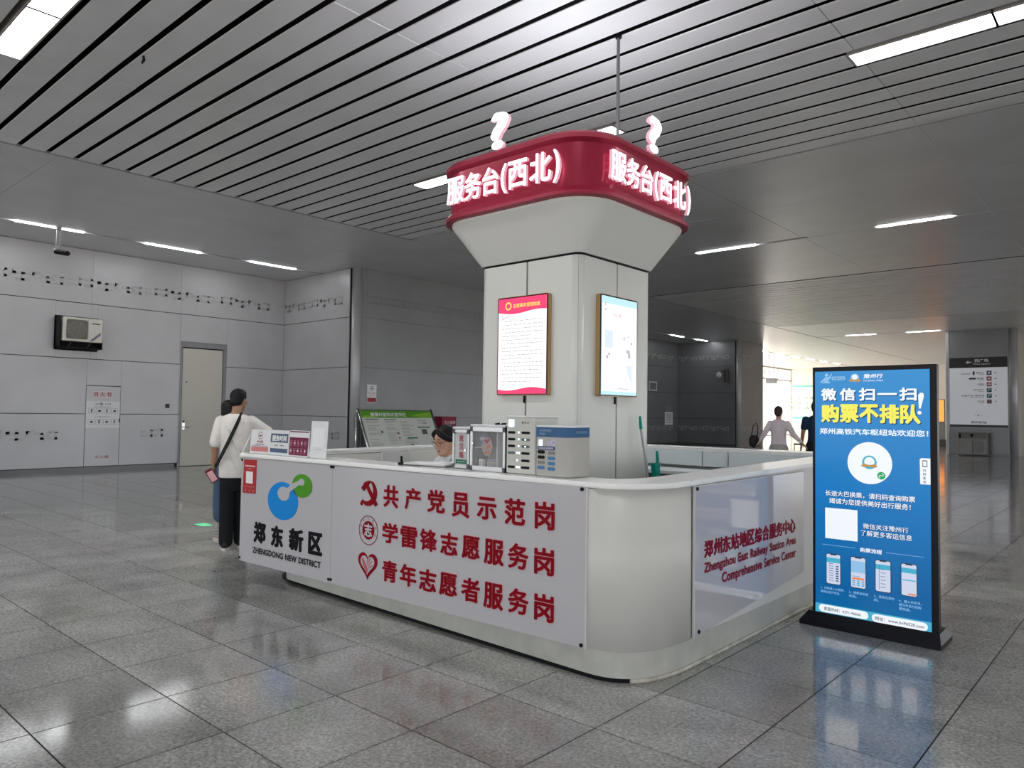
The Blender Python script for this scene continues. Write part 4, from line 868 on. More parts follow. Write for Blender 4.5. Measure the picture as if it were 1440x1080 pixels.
# ================================================================== DIRECTORY COLUMN
dc = thing('directory_column', 'grey metal column block with a white directory sign on its front', 'column', (-5.7, 35.9, 0))
P('core', MB().box(-6.93, -4.47, 35.03, 36.8, 0, 5.1), M_COLM, dc)
DP = Plane((0, 35.0, 0), X); DS = Plane((-4.45, 0, 0), Y)
for z0, z1 in ((.1, 1.145), (3.99, 5.09)):
    mb = MB(); DP.rect(mb, -6.82, -4.80, z0, z1, 0, .03); P('panel', mb, M_WALLD, dc)
for z0, z1 in zip(ROWZ[:-1], ROWZ[1:]):
    mb = MB(); DS.rect(mb, 35.05, 36.82, z0+.01, z1-.01, .0, .03); P('panel', mb, M_COLM, dc)
P('edge_post', MB().bbox(-6.96, -6.83, 34.97, 35.1, 0, 5.09, .01), M_WALL, dc); P('edge_post', MB().cyl((-4.62, 35.1, 0), .16, 5.09, n=24), M_WALL, dc, smooth=True)
mb = MB(); DP.rect(mb, -6.95, -4.5, .0, .09, .02, .04); P('base_strip', mb, M_BASEB, dc)
mb = MB(); DP.rect(mb, -6.82, -4.80, 3.57, 3.985, .01, .03); P('sign_header', mb, mat('sign_black', (.035, .036, .04), .35), dc)
mb = MB(); DP.rect(mb, -6.82, -4.80, 1.24, 3.565, .01, .03); P('sign_board', mb, mat('sign_pale', (.6, .61, .65), .35, emit=.16, ecol=(.9, .92, 1)), dc)
mb = MB(); DP.rect(mb, -6.82, -4.80, 1.15, 1.235, .01, .03); P('sign_foot', mb, MT['sign_black'], dc)
mb = MB(); DP.text(mb, '西广场', -5.92, -5.44, 3.78, 3.92, .012, .02); DP.text(mb, 'West Square', -5.98, -5.38, 3.67, 3.745, .012, .01); DP.poly(mb, [(-6.24, 3.79), (-6.14, 3.86), (-6.14, 3.81), (-6.03, 3.81), (-6.03, 3.77), (-6.14, 3.77), (-6.14, 3.72)], .012); P('header_lettering', mb, M_PAPER, dc)
IC = [('icon_blue', (.02, .07, .20)), ('icon_red', (.40, .03, .05)), ('icon_red', (.40, .03, .05)), ('icon_teal', (.0, .17, .20)), ('icon_teal', (.0, .17, .20)), ('icon_pink', (.42, .28, .32))]
TX = ['售票处 出口', '地铁', '出租车', '停车场(地下)', '长途汽车 停车场', '卫生间']
for k in range(6):
    z = 3.345-.232*k
    mb = MB(); DP.rr(mb, -5.505, -5.335, z-.085, z+.085, .012, .013); P('icon', mb, mat(*IC[k], .4), dc)
    mb = MB()
    if k in (3, 4): DP.text(mb, 'P', -5.465, -5.375, z-.06, z+.06, .0145, .02)
    elif k in (1, 2): DP.rr(mb, -5.48, -5.36, z-.04, z+.02, .01, .0145); DP.poly(mb, [(-5.455, z+.015), (-5.385, z+.015), (-5.40, z+.055), (-5.44, z+.055)], .0145)
    elif k == 5: DP.disc(mb, -5.455, z+.045, .014, .0145, 0, 10); DP.disc(mb, -5.385, z+.045, .014, .0145, 0, 10); DP.rect(mb, -5.472, -5.438, z-.06, z+.025, .0145); DP.poly(mb, [(-5.41, z-.05), (-5.36, z-.05), (-5.375, z+.028), (-5.395, z+.028)], .0145)
    else: DP.rr(mb, -5.46, -5.38, z-.05, z+.05, .02, .0145)
    P('icon_symbol', mb, M_PAPER if k != 5 else MT['figure_dark'], dc)
    mb = MB(); wd = [.27, .25, .22, .36, .80, .24][k]; DP.text(mb, TX[k], -5.6-wd, -5.6, z-.03, z+.045, .013, .01); DP.rect(mb, -5.6-wd*.6, -5.6, z-.065, z-.055, .013)
    if k == 0: DP.text(mb, '1', -5.99, -5.92, z-.07, z+.07, .013, .03); DP.rect(mb, -6.4, -6.08, z-.04, z-.02, .013)
    if k == 1: DP.rect(mb, -6.12, -5.88, z-.03, z+.04, .013)
    DP.poly(mb, [(-5.25, z), (-5.20, z+.03), (-5.20, z+.01), (-5.16, z+.01), (-5.16, z-.01), (-5.20, z-.01), (-5.20, z-.03)] if k < 3 else [(-5.205, z-.04), (-5.23, z), (-5.215, z), (-5.215, z+.035), (-5.195, z+.035), (-5.195, z), (-5.18, z)], .013)
    P('line_lettering', mb, mat('sign_ink', (.06, .06, .07), .5), dc)
mb = MB(); DP.text(mb, '郑州东站', -6.07, -5.52, 1.29, 1.39, .013, .02); DP.poly(mb, [(-5.84, 1.60), (-5.78, 1.60), (-5.81, 1.68)], .013); DP.disc(mb, -5.81, 1.74, .01, .013, 0, 8); DP.rect(mb, -5.94, -5.9, 1.625, 1.64, .013); DP.rect(mb, -5.72, -5.68, 1.625, 1.64, .013); P('map_lettering', mb, MT['sign_ink'], dc)
tc = thing('litter_bin', 'steel litter bin with two flaps below the directory sign', 'bin', (-5.93, 34.7, 0))
P('body', MB().bbox(-6.45, -5.40, 34.45, 34.95, .03, .93, .012), brushed('bin_steel', (.10, .095, .09), .4, .5), tc); TPp = Plane((0, 34.45, 0), X)
P('lid', MB().bbox(-6.47, -5.38, 34.43, 34.97, .93, .965, .008), MT['mount_grey'], tc)
for u in (-6.41, -5.90): mb = MB(); TPp.rect(mb, u, u+.46, .06, .68, .006, .006); P('flap_door', mb, mat('bin_door', (.14, .135, .13), .35, .5), tc)
mb = MB(); TPp.rect(mb, -6.40, -6.33, .70, .88, .004); TPp.rect(mb, -6.0, -5.9, .76, .88, .004); P('opening', mb, M_BLACK, tc)
mb = MB(); TPp.poly(mb, [(-5.88, .62), (-5.58, .60), (-5.50, .15), (-5.70, .08), (-5.86, .2)], .012, .005); P('hanging_bag', mb, mat('bag_pale', (.24, .235, .24), .4), tc)
# ================================================================== FAR HALL
EP = Plane((0, 56.58, 0), X)
bn = thing('wall_banner', 'pale green banner with rows of dark characters on the far hall wall', 'banner', (-19.4, 56.55, 1.32))
mb = MB(); EP.rect(mb, -21.6, -17.2, 1.32, 3.86, .02, .02); P('sheet', mb, mat('banner_cream', (.62, .72, .66), .5), bn)
mb = MB(); EP.rect(mb, -21.6, -17.2, 3.72, 3.86, .022); EP.rect(mb, -21.6, -17.2, 1.32, 1.5, .022); P('teal_edge', mb, mat('banner_teal', (.18, .52, .52), .5), bn)
mb = MB()
for r, row in enumerate(('民主 文明 和谐', '平等 公正 法治', '敬业 诚信 友善')): EP.text(mb, row, -21.75, -18.9, 2.76-.36*r, 3.02-.36*r, .024, .01)
P('lettering', mb, mat('banner_ink', (.22, .30, .28), .5), bn)
hs = thing('hanging_sign', 'small grey hanging sign in the bright far hall', 'sign', (-17.27, 42, 3.39)); P('box', MB().bbox(-17.58, -16.96, 41.95, 42.05, 3.39, 3.69, .01), mat('sign_grey', (.45, .46, .48), .4), hs)
P('hanger', MB().tube([(-17.4, 42, 3.69), (-17.4, 42, 5.1)], .015, 6).tube([(-17.1, 42, 3.69), (-17.1, 42, 5.1)], .015, 6), MT['mount_grey'], hs); mb = MB(); Plane((0, 41.945, 0), X).text(mb, '出口', -17.5, -17.06, 3.45, 3.63, .006, .01); P('lettering', mb, M_PAPER, hs)
ob = thing('orange_screen', 'orange lit screen stand beside the far directory column', 'screen', (-9.15, 45, 0)); P('casing', MB().bbox(-9.9, -9.0, 45, 45.12, .35, 2.52, .01), mat('stand_grey', (.35, .34, .33), .4), ob); P('base', MB().bbox(-9.95, -8.95, 44.85, 45.3, 0, .35, .02), mat('stand_dark', (.12, .11, .11), .4), ob)
P('screen', MB().box(-9.86, -9.05, 44.992, 45, 1.32, 2.47), mat('screen_orange_lit', (1, .35, .08), .4, emit=1.1, ecol=(1, .30, .06)), ob)
tre = thing('tree', 'green tree outside the glass wall of the far hall', 'tree', (-27.5, 61, 0)); P('trunk', MB().tube([(-27.5, 61, -.3), (-27.4, 61.1, 2.6), (-27.6, 61, 4.2)], [.14, .11, .05], 8), mat('bark', (.12, .09, .06), .8), tre)
mb = MB(); random.seed(9)
for k in range(420):
    a, b, r = random.uniform(0, 6.28), random.gauss(0, .6), random.uniform(.4, 1.4); c = Vector((-27.5+r*math.cos(a), 61+r*math.sin(a), 3.4+b*1.1)); d = Vector((random.uniform(-1, 1), random.uniform(-1, 1), random.uniform(-1, 1))).normalized()*.16; e_ = d.cross(Vector((0, .3, 1))).normalized()*.08
    mb.add([c-d, c+e_, c+d, c-e_], [(0, 1, 2, 3)])
P('foliage', mb, mat('leaf_green', (.14, .34, .05), .5), tre, kind='stuff')
# ================================================================== THINGS ON THE COUNTER
CT = 1.0855
M_ALU = brushed('aluminium_edge', (.50, .51, .52), .3, .6); M_SILV = mat('silver_sheet', (.50, .53, .52), .4); M_PLUG = mat('corner_plastic', (.09, .095, .10), .5)
op = thing('suggestion_box', 'narrow grey suggestion box with red characters, left of the glass cabinet', 'box', (-3.575, 3.58, CT))
P('body', MB().bbox(-3.655, -3.495, 3.505, 3.66, CT, 1.352, .004), M_SILV, op); P('lid', MB().bbox(-3.66, -3.49, 3.495, 3.67, 1.348, 1.366, .006), mat('lid_white', (.72, .73, .73), .35), op)
OP = Plane((0, 3.505, 0), X)
mb = MB(); OP.rect(mb, -3.655, -3.640, CT+.012, 1.345, .008, .008); OP.rect(mb, -3.510, -3.495, CT+.012, 1.345, .008, .008); OP.rect(mb, -3.640, -3.510, 1.328, 1.345, .008, .008); OP.rect(mb, -3.640, -3.510, CT+.004, CT+.022, .008, .008); P('edge_frame', mb, M_ALU, op)
for u in (-3.655, -3.517):
    for v in (CT+.004, 1.32): mb = MB(); OP.rect(mb, u, u+.022, v, v+.027, .011, .01); P('corner_plug', mb, M_PLUG, op)
for i, ch in enumerate('意见箱'): mb = MB(); OP.text(mb, ch, -3.597, -3.553, 1.267-.056*i, 1.31-.056*i, .003, .015); P('letter', mb, MT['sign_red'], op)
mb = MB(); OP.rect(mb, -3.628, -3.522, 1.118, 1.145, .003); P('green_strip', mb, mat('strip_green', (.0, .14, .06), .4), op); mb = MB(); OP.rect(mb, -3.615, -3.535, 1.130, 1.134, .004); P('strip_lettering', mb, M_SILV, op, kind='stuff')
mb = MB(); mb.cyl((-3.53, 3.492, 1.21), .008, .014, 'y', 12); P('lock', mb, M_STEEL, op)
gc = thing('glass_cabinet', 'small aluminium cabinet with a glass front and round sticker on the counter', 'cabinet', (-3.30, 3.58, CT))
gm = MB(); x0, x1, y0, y1, z0, z1 = -3.458, -3.147, 3.475, 3.665, CT, 1.37
for b in ((x0, x1, y1-.008, y1, z0, z1), (x0, x0+.006, y0, y1, z0, z1), (x1-.006, x1, y0, y1, z0, z1), (x0, x1, y0, y1, z0, z0+.012), (x0, x1, y0, y1, z1-.01, z1)): gm.box(*b)
P('body', gm, mat('cabinet_inside', (.13, .135, .145), .5), gc); P('lid', MB().bbox(x0-.004, x1-.003, y0-.006, y1+.004, z1, z1+.016, .005), MT['lid_white'], gc)
GP = Plane((0, y0, 0), X); mb = MB()
for a, b, c, d in ((x0, x0+.022, z0, z1), (x1-.018, x1, z0, z1), (x0+.022, x1-.018, z1-.028, z1), (x0+.022, x1-.018, z0, z0+.03)): GP.rect(mb, a, b, c, d, .006, .012)
P('door_frame', mb, M_ALU, gc)
for u in (x0, x1-.02):
    for v in (z0, z1-.03): mb = MB(); GP.rect(mb, u, u+.02, v, v+.03, .010, .01); P('corner_plug', mb, M_PLUG, gc)
P('glass_door', MB().box(x0+.02, x1-.016, y0, y0+.003, z0+.028, z1-.026), mat('cabinet_glass', (1, 1, 1), .02, alpha=.10), gc)
P('shelf', MB().box(x0+.006, -3.355, y0+.02, y1-.01, 1.232, 1.236), M_SILV, gc); P('divider', MB().box(-3.243, -3.236, y0+.02, y1-.01, z0+.012, z1-.012), M_SILV, gc); P('divider', MB().box(-3.355, -3.350, y0+.06, y1-.01, z0+.012, 1.235), M_SILV, gc)
stk = MB(); GP.disc(stk, -3.306, 1.243, .048, .002, 0, 28, .062); so_ = P('round_sticker', stk, mat('sticker_pale', (.36, .31, .32), .4), gc)
mb = MB()
random.seed(4)
for k in range(11): GP.disc(mb, -3.306+random.uniform(-.026, .026), 1.235+random.uniform(-.035, .022), random.uniform(.004, .009), .0026+k*.00002, 0, 7)
P('sticker_flowers', mb, mat('flower_orange', (.50, .20, .05), .5), so_)
mb = MB()
for a, b in ((-.015, .038), (.01, .043), (-.002, .03)): GP.disc(mb, -3.306+a, 1.243+b, .010, .0026, 0, 8)
P('sticker_petals', mb, mat('petal_red', (.42, .09, .12), .5), so_)
mb = MB(); mb.cyl((-3.428, y0-.016, 1.262), .007, .014, 'y', 12); P('lock', mb, M_STEEL, gc)
inb = thing('medicine_box', 'small white box standing inside the glass cabinet at its lower left', 'box', (-3.395, 3.52, CT+.012)); P('box', MB().bbox(-3.412, -3.378, 3.505, 3.535, CT+.012, CT+.073, .002), M_PAPER, inb); mb = MB(); Pl_ = Plane((0, 3.505, 0), X)
for k in range(4): Pl_.rect(mb, -3.403, -3.387, CT+.025+.01*k, CT+.029+.01*k, .0008)
P('print_lines', mb, MT['figure_dark'], inb, kind='stuff')
i2 = thing('blue_packet', 'blue packet standing on the upper shelf inside the glass cabinet', 'packet', (-3.40, 3.55, 1.236)); P('packet', MB().bbox(-3.44, -3.385, 3.54, 3.57, 1.236, 1.33, .003), mat('packet_blue', (.12, .20, .28), .5), i2); P('label', MB().box(-3.437, -3.388, 3.5385, 3.54, 1.28, 1.30), mat('packet_pale', (.42, .46, .5), .5), i2)
i3 = thing('folded_cloths', 'pile of folded grey cloths at the bottom middle of the glass cabinet', 'cloth', (-3.30, 3.55, CT+.012))
for k in range(4): P('cloth', MB().bbox(-3.342+.004*(k % 2), -3.252, 3.50, 3.60, CT+.0125+.016*k, CT+.0275+.016*k, .005), mat('cloth_grey%d' % (k % 2), (.34-.08*(k % 2), .32-.06*(k % 2), .29), .8), i3)
i4 = thing('tilted_booklet', 'pale tilted booklet with red print in the right part of the glass cabinet', 'booklet', (-3.19, 3.55, 1.14)); bm_ = MB().box(-3.232, -3.160, 3.55, 3.56, CT+.0125, 1.26); P('cover', bm_, mat('booklet_pale', (.5, .5, .5), .5), i4)
mb = MB(); Pl2 = Plane((0, 3.55, 0), X); Pl2.poly(mb, [(-3.19, 1.235), (-3.165, 1.235), (-3.165, 1.21), (-3.175, 1.205)], .001); P('red_print', mb, MT['sign_red'], i4); mb = MB(); Pl2.rect(mb, -3.2, -3.17, 1.245, 1.252, .001); P('black_print', mb, M_BLACK, i4)
wb = thing('reading_glasses', 'pair of reading glasses lying on top of the glass cabinet', 'glasses', (-3.22, 3.53, 1.386))
for u in (-3.268, -3.215):
    pts = [(u+.02*math.cos(a), 3.53+.012*math.sin(a), 1.3925+.003*math.sin(a)) for a in [2*math.pi*i/14 for i in range(15)]]; P('lens_rim', MB().tube(pts, .004, 6), M_BLACK, wb)
P('bridge', MB().tube([(-3.248, 3.53, 1.394), (-3.235, 3.53, 1.394)], .003, 6), M_PAPER, wb)
wb['category'] = 'glasses'
for k, u in enumerate((-3.288, -3.195)): P('temple', MB().tube([(u, 3.53, 1.392), (u+.02, 3.59, 1.390)], .0035, 6), M_PAPER, wb)
# power bank stations
M_SLOT = mat('slot_dark', (.010, .012, .012), .4, spec=.05); M_PB = mat('station_grey', (.56, .56, .52), .4); M_PB2 = mat('station_warm_grey', (.44, .43, .40), .45); M_LED = mat('led_white', (1, 1, 1), .4, emit=1.6, ecol=(.9, .97, 1)); M_GL = mat('glow_panel', (.8, .9, 1), .4, emit=.55, ecol=(.72, .84, 1)); M_SLB = mat('slot_blue', (.05, .18, .38), .25)
p1 = thing('power_bank_station', 'tall pale grey power bank station with two columns of dark slots', 'charging station', (-3.02, 3.57, CT), 0, None)
P('body', MB().bbox(-3.142, -2.902, 3.475, 3.70, CT, 1.438, .006), M_PB, p1); P('lid', MB().bbox(-3.142, -2.900, 3.473, 3.702, 1.436, 1.448, .004), MT['lid_white'], p1)
SP = Plane((0, 3.475, 0), X)
mb = MB(); SP.rr(mb, -3.124, -3.074, 1.376, 1.424, .006, .002, .002); P('light_panel', mb, M_GL, p1)
mb = MB(); SP.rect(mb, -3.012, -3.0, 1.398, 1.412, .001); SP.text(mb, '共享充电', -2.997, -2.952, 1.398, 1.411, .001, .02); P('maker_print', mb, MT['print_grey'], p1)
cols = [((-3.126, -3.066), 'd'), ((-3.014, -2.946), 'd')]
for r in range(6):
    z = 1.334-.0425*r-(.003 if r > 3 else 0)
    for c, ((a, b), _) in enumerate(cols):
        o_k = M_SLOT
        if (r, c) == (4, 0): o_k = mat('slot_pale', (.55, .54, .48), .4)
        if (r, c) in ((1, 1), (2, 1), (3, 0)): o_k = mat('slot_steel', (.10, .14, .14), .3)
        mb = MB(); SP.rr(mb, a, b, z, z+.016, .008, .0015, .0015); so = P('slot', mb, o_k, p1)
        if c == 1 and r in (1, 2): mb = MB(); SP.rect(mb, a+.026, a+.038, z+.004, z+.011, .002); P('slot_light', mb, M_LED, so)
    for u in ((-3.042,) if r < 3 else (-3.054, -3.036) if r in (3, 5) else (-3.052,)):
        mb = MB(); SP.rect(mb, u, u+.010, z+.004, z+.014, .002); P('status_light', mb, M_LED, p1)
p2 = thing('power_bank_station', 'lower warm grey power bank station with a blue band at the counter corner', 'charging station', (-2.76, 3.57, CT))
o2 = rrect(-2.892, -2.636, 3.468, 3.69, [(.012, .012), (.035, .035), (.03, .03), (.012, .012)], 6)
def l2(z, g=0): return [Vector((p.x+(g if p.x < -2.76 else -g), p.y+(g if p.y < 3.58 else -g), z)) for p in o2]
P('body', MB().loft([l2(CT, .004), l2(CT+.006), l2(1.322)]), M_PB2, p2); P('blue_band', MB().loft([l2(1.322, -.001), l2(1.382, -.001)]), mat('band_blue', (.025, .10, .24), .3), p2); P('lid', MB().loft([l2(1.382, -.002), l2(1.392, -.001), l2(1.394, .004)]), MT['lid_white'], p2)
S2 = Plane((0, 3.468, 0), X); S2R = Plane((-2.635, 0, 0), Y)
mb = MB(); S2.text(mb, '扫码借充电宝', -2.862, -2.77, 1.352, 1.370, .0025, .01); S2.text(mb, '随借随还', -2.862, -2.81, 1.334, 1.347, .0025, .01); S2R.text(mb, '共享充电', 3.53, 3.64, 1.345, 1.362, .0025, .01); P('band_lettering', mb, mat('band_ink', (.25, .36, .46), .4), p2)
mb = MB(); S2.rr(mb, -2.868, -2.838, 1.268, 1.306, .004, .002, .002); P('light_panel', mb, M_GL, p2)
mb = MB(); S2.ring(mb, -2.755, 1.290, .014, .018, .0015, n=20); S2.ring(mb, -2.79, 1.287, .009, .012, .0015, n=16); P('violet_mark', mb, mat('violet_glow', (.4, .35, .7), .4, emit=.35, ecol=(.5, .42, .85)), p2)
mb = MB(); S2.rr(mb, -2.880, -2.742, 1.243, 1.266, .010, .002, .002); pil2 = P('blue_label', mb, mat('label_blue', (.02, .06, .18), .3), p2); mb = MB(); S2.text(mb, '扫码租借 即借即还', -2.872, -2.752, 1.248, 1.261, .003, .01); P('lettering', mb, M_PAPER, pil2)
for r in range(4):
    for c, a in enumerate((-2.876, -2.796)):
        z = 1.225-.0315*r-.004*c
        mk_ = M_SLOT if (r, c) in ((0, 0), (1, 0)) else (mat('slot_grey', (.22, .20, .19), .4) if (r, c) in ((2, 0), (0, 1)) else M_SLB)
        mb = MB(); S2.rr(mb, a, a+.056, z-.004, z+.016, .008, .0015, .0015); P('slot', mb, mk_, p2)
# stand-up signs at the left end
def upsign(x0, x1, h, yb, label, kind):
    t = thing('counter_sign', label, 'sign', ((x0+x1)/2, yb, CT)); sp = Plane((x0, yb, CT), (1, .04, 0), (0, .06, 1)); w = x1-x0
    mb = MB(); sp.rect(mb, 0, w, 0, h, 0, .004); P('panel', mb, mat('acrylic_white', (.72, .73, .74), .25), t)
    mb = MB().box(x0+.01, x1-.01, yb, yb+.07, CT, CT+.005); P('foot', mb, MT['acrylic_white'], t)
    return t, sp, w
t, sp, w = upsign(-6.0, -5.70, .205, 3.30, 'white counter sign with a red ring symbol, first from the left', 'a')
mb = MB(); sp.rect(mb, .02, w-.02, .018, .058, .001); P('pink_band', mb, mat('sign_pinkred', (.55, .20, .19), .5), t)
mb = MB(); sp.ring(mb, w/2, .155, .027, .033, .001, n=22); sp.text(mb, '禁止吸烟', w/2-.045, w/2+.045, .092, .112, .001, .02); P('red_print', mb, MT['sign_red'], t)
mb = MB(); sp.rect(mb, w/2-.018, w/2+.016, .147, .158, .0012); sp.rect(mb, w/2-.07, w/2+.07, .076, .081, .001); sp.rect(mb, .03, w-.03, .064, .067, .001); P('dark_print', mb, MT['figure_dark'], t)
t, sp, w = upsign(-5.695, -5.425, .208, 3.31, 'blue and white opening hours sign on the counter, second from the left', 'b')
M_SB = mat('sign_slate', (.07, .11, .18), .4)
mb = MB(); sp.rect(mb, .008, w-.01, .105, .178, .001); P('blue_field', mb, M_SB, t); mb = MB(); sp.rect(mb, .008, w-.01, .02, .055, .001); P('blue_foot', mb, M_SB, t)
mb = MB(); sp.text(mb, '服务时间', .03, w-.03, .115, .165, .002, .035); P('title', mb, M_PAPER, t); mb = MB(); sp.rect(mb, w/2-.07, w/2-.015, .074, .086, .001); sp.rect(mb, w/2+.01, w/2+.07, .074, .086, .001); P('small_print', mb, MT['print_pale'], t)
t, sp, w = upsign(-5.415, -5.145, .212, 3.32, 'maroon counter sign with two rows of small pictures, third from the left', 'c')
mb = MB(); sp.rect(mb, .006, w-.008, .01, .155, .001); sp.rect(mb, .006, w-.008, .196, .206, .001); P('maroon_field', mb, mat('sign_maroon', (.17, .012, .055), .4), t)
for r in range(2):
    for k in range(5):
        mb = MB(); u = .02+.048*k; v = .085-.062*r; sp.rect(mb, u, u+.024, v, v+.045, .0018); sp.rect(mb, u+.003, u+.021, v+.003, v+.042, .0022); mb.m[-1] = 1; P('small_picture', mb, [mat('maroon_pale', (.45, .22, .28), .5), MT['sign_maroon']], t)
        mb = MB(); sp.rect(mb, u+.005, u+.019, v+.015, v+.032, .0026); P('pictogram', mb, M_PAPER if (k+r) % 2 else MT['maroon_pale'], t)
t, sp, w = upsign(-5.14, -4.925, .292, 3.34, 'tall narrow white sign on the counter, rightmost of the four', 'd')
mb = MB(); sp.text(mb, '扫一扫', w/2-.035, w/2+.035, .062, .072, .001); P('small_print', mb, MT['print_grey'], t); mb = MB(); sp.rect(mb, .03, w-.04, .09, .235, .0008); P('code_panel', mb, M_PAPER, t)
# paper, clipboard, pen, back panel
cb = thing('clipboard', 'white papers on a clipboard lying beside the suggestion box', 'clipboard', (-3.9, 3.55, CT)); rot = Matrix.Rotation(math.radians(12), 3, 'Z')
P('board', MB().box(-4.09, -3.72, 3.43, 3.66, CT, CT+.006, rot), mat('clip_grey', (.2, .2, .21), .4), cb)
for k in range(3): P('paper', MB().box(-4.08+.008*k, -3.73+.01*k, 3.44-.008*k, 3.65, CT+.0065+.0045*k, CT+.0105+.0045*k, Matrix.Rotation(math.radians(12+2.5*k), 3, 'Z')), M_PAPER, cb)
P('clip', MB().box(-4.115, -4.085, 3.42, 3.46, CT, CT+.018, rot, (-3.9, 3.55, 1.08)), M_BLACK, cb)
pn = thing('pen', 'black pen standing in a holder behind the front ledge', 'pen', (-4.45, 3.72, .75)); P('barrel', MB().tube([(-4.44, 3.72, .84), (-4.452, 3.715, 1.118)], .009, 8), M_BLACK, pn); P('holder', MB().cyl((-4.445, 3.72, .75), .03, .10, n=14), M_BLACKG, pn)
wp = thing('white_panel', 'blank white panel standing on the left inner desk', 'panel', (-5.5, 4.65, .75)); P('panel', MB().bbox(-5.52, -5.5, 4.36, 4.70, .76, 1.08, .003), M_PAPER, wp); P('foot', MB().bbox(-5.58, -5.44, 4.42, 4.64, .752, .764, .003), M_SILV, wp)
# broom and dustpan at the pillar
M_TEAL = mat('plastic_teal', (.0, .24, .19), .4)
br = thing('long_handled_dustpan', 'green dustpan with a grey handle leaning on the right side of the pillar', 'dustpan', (-3.40, 5.72, 0))
P('handle', MB().tube([(-3.42, 5.72, .35), (-3.455, 5.665, 1.05), (-3.47, 5.60, 1.35)], .013, 10), mat('handle_grey', (.48, .50, .50), .3, .3), br); P('grip', MB().tube([(-3.47, 5.60, 1.34), (-3.475, 5.59, 1.45)], [.015, .011], 10), M_TEAL, br)
P('pan', MB().loft([[Vector((-3.50, 5.62, .0)), Vector((-3.22, 5.62, .0)), Vector((-3.22, 5.86, .0)), Vector((-3.50, 5.86, .0))], [Vector((-3.46, 5.66, .35)), Vector((-3.36, 5.66, .35)), Vector((-3.36, 5.80, .35)), Vector((-3.46, 5.80, .35))]]), M_TEAL, br)
b2 = thing('broom', 'green broom standing bristles up beside the dustpan handle', 'broom', (-3.40, 5.76, 0))
P('stick', MB().tube([(-3.30, 6.02, .01), (-3.38, 5.74, .86)], .012, 8), MT['handle_grey'], b2)
P('head', MB().loft([[Vector((-3.40, 5.69, .85)), Vector((-3.36, 5.69, .85)), Vector((-3.36, 5.75, .85)), Vector((-3.40, 5.75, .85))], [Vector((-3.41, 5.665, 1.04)), Vector((-3.37, 5.665, 1.04)), Vector((-3.37, 5.76, 1.04)), Vector((-3.41, 5.76, 1.04))]]), M_TEAL, b2)
P('loop', MB().tube([(-3.385, 5.745, 1.0), (-3.39, 5.745, 1.10), (-3.39, 5.735, 1.145)], [.016, .014, .01], 8), M_TEAL, b2)
# ================================================================== PEOPLE
M_SKIN = mat('skin', (.50, .30, .21), .5, noise=.05, nscale=20, spec=.35); M_SKIN2 = mat('skin_tan', (.36, .20, .13), .5, noise=.05, nscale=20, spec=.35)
M_HAIR = mat('hair_black', (.008, .008, .009), .5, noise=.3, nscale=60, bump=.3, bscale=200, spec=.2)
def cloth(name, col): return mat(name, col, .85, noise=.07, nscale=14, bump=.35, bscale=45, spec=.15)
def fuse(mb, vox, it=3):
    """one continuous surface out of overlapping solids"""
    me = mb.mesh('f', M_SKIN); o = bpy.data.objects.new('f', me); COL.objects.link(o)
    r = o.modifiers.new('r', 'REMESH'); r.mode = 'VOXEL'; r.voxel_size = vox; r.use_smooth_shade = True
    sm = o.modifiers.new('s', 'SMOOTH'); sm.iterations = it; sm.factor = .5
    dg = bpy.context.evaluated_depsgraph_get(); dg.update()
    out = bpy.data.meshes.new_from_object(o.evaluated_get(dg)); bpy.data.objects.remove(o); out.materials.clear(); return out
def skinmesh(mb, vox, m, it=3):
    me = fuse(mb, vox, it); me.materials.append(m)
    me.polygons.foreach_set('use_smooth', [True]*len(me.polygons)); me.update(); return me
def ellring(c, rx, ry, n=18, R=None):
    out = []
    for j in range(n):
        a = 2*math.pi*j/n; p = Vector((rx*math.cos(a), ry*math.sin(a), 0)); out.append((R @ p if R is not None else p)+Vector(c))
    return out
def limb(mb, pts, rad, n=12):
    # a few extra points along each bone keep the taper and round the joint
    P_, R_ = [Vector(pts[0])], [rad[0]]
    for i in range(1, len(pts)):
        for t in (.33, .66, 1): P_.append(Vector(pts[i-1]).lerp(Vector(pts[i]), t)); R_.append(rad[i-1]+(rad[i]-rad[i-1])*t)
    mb.tube(P_, R_, n)
    for p, r in zip(pts, rad): mb.ball(p, r*.99, n=12, m=8)
def head(mb, T):
    """head with brow, nose, chin and ears; T maps head space (face towards +y, centre at 0) to the body's"""
    t = lambda p: T @ Vector(p)
    prof = [(-.116, .022, .026, .052), (-.104, .040, .046, .040), (-.085, .052, .062, .026), (-.055, .061, .077, .010), (-.02, .068, .087, .000), (.02, .0715, .093, -.003), (.05, .072, .094, -.006), (.078, .065, .086, -.010), (.098, .049, .067, -.012), (.110, .026, .036, -.012)]
    mb.loft([[t(p) for p in ellring((0, cy, z), rx, ry, 22)] for z, rx, ry, cy in prof])
    mb.tube([t((0, .086, .018)), t((0, .098, -.006)), t((0, .110, -.028))], [.006, .009, .013], 10); mb.ball(t((0, .106, -.030)), .0125)
    for s in (-1, 1):
        mb.ball(t((s*.013, .098, -.033)), .009); mb.ball(t((s*.072, -.008, -.008)), .011, .018, .030)
        mb.ball(t((s*.034, .068, -.03)), .022, .018, .020); mb.ball(t((s*.028, .078, .028)), .022, .010, .008)
    mb.ball(t((0, .082, -.066)), .022, .012, .012); mb.ball(t((0, .076, -.100)), .018, .014, .014)
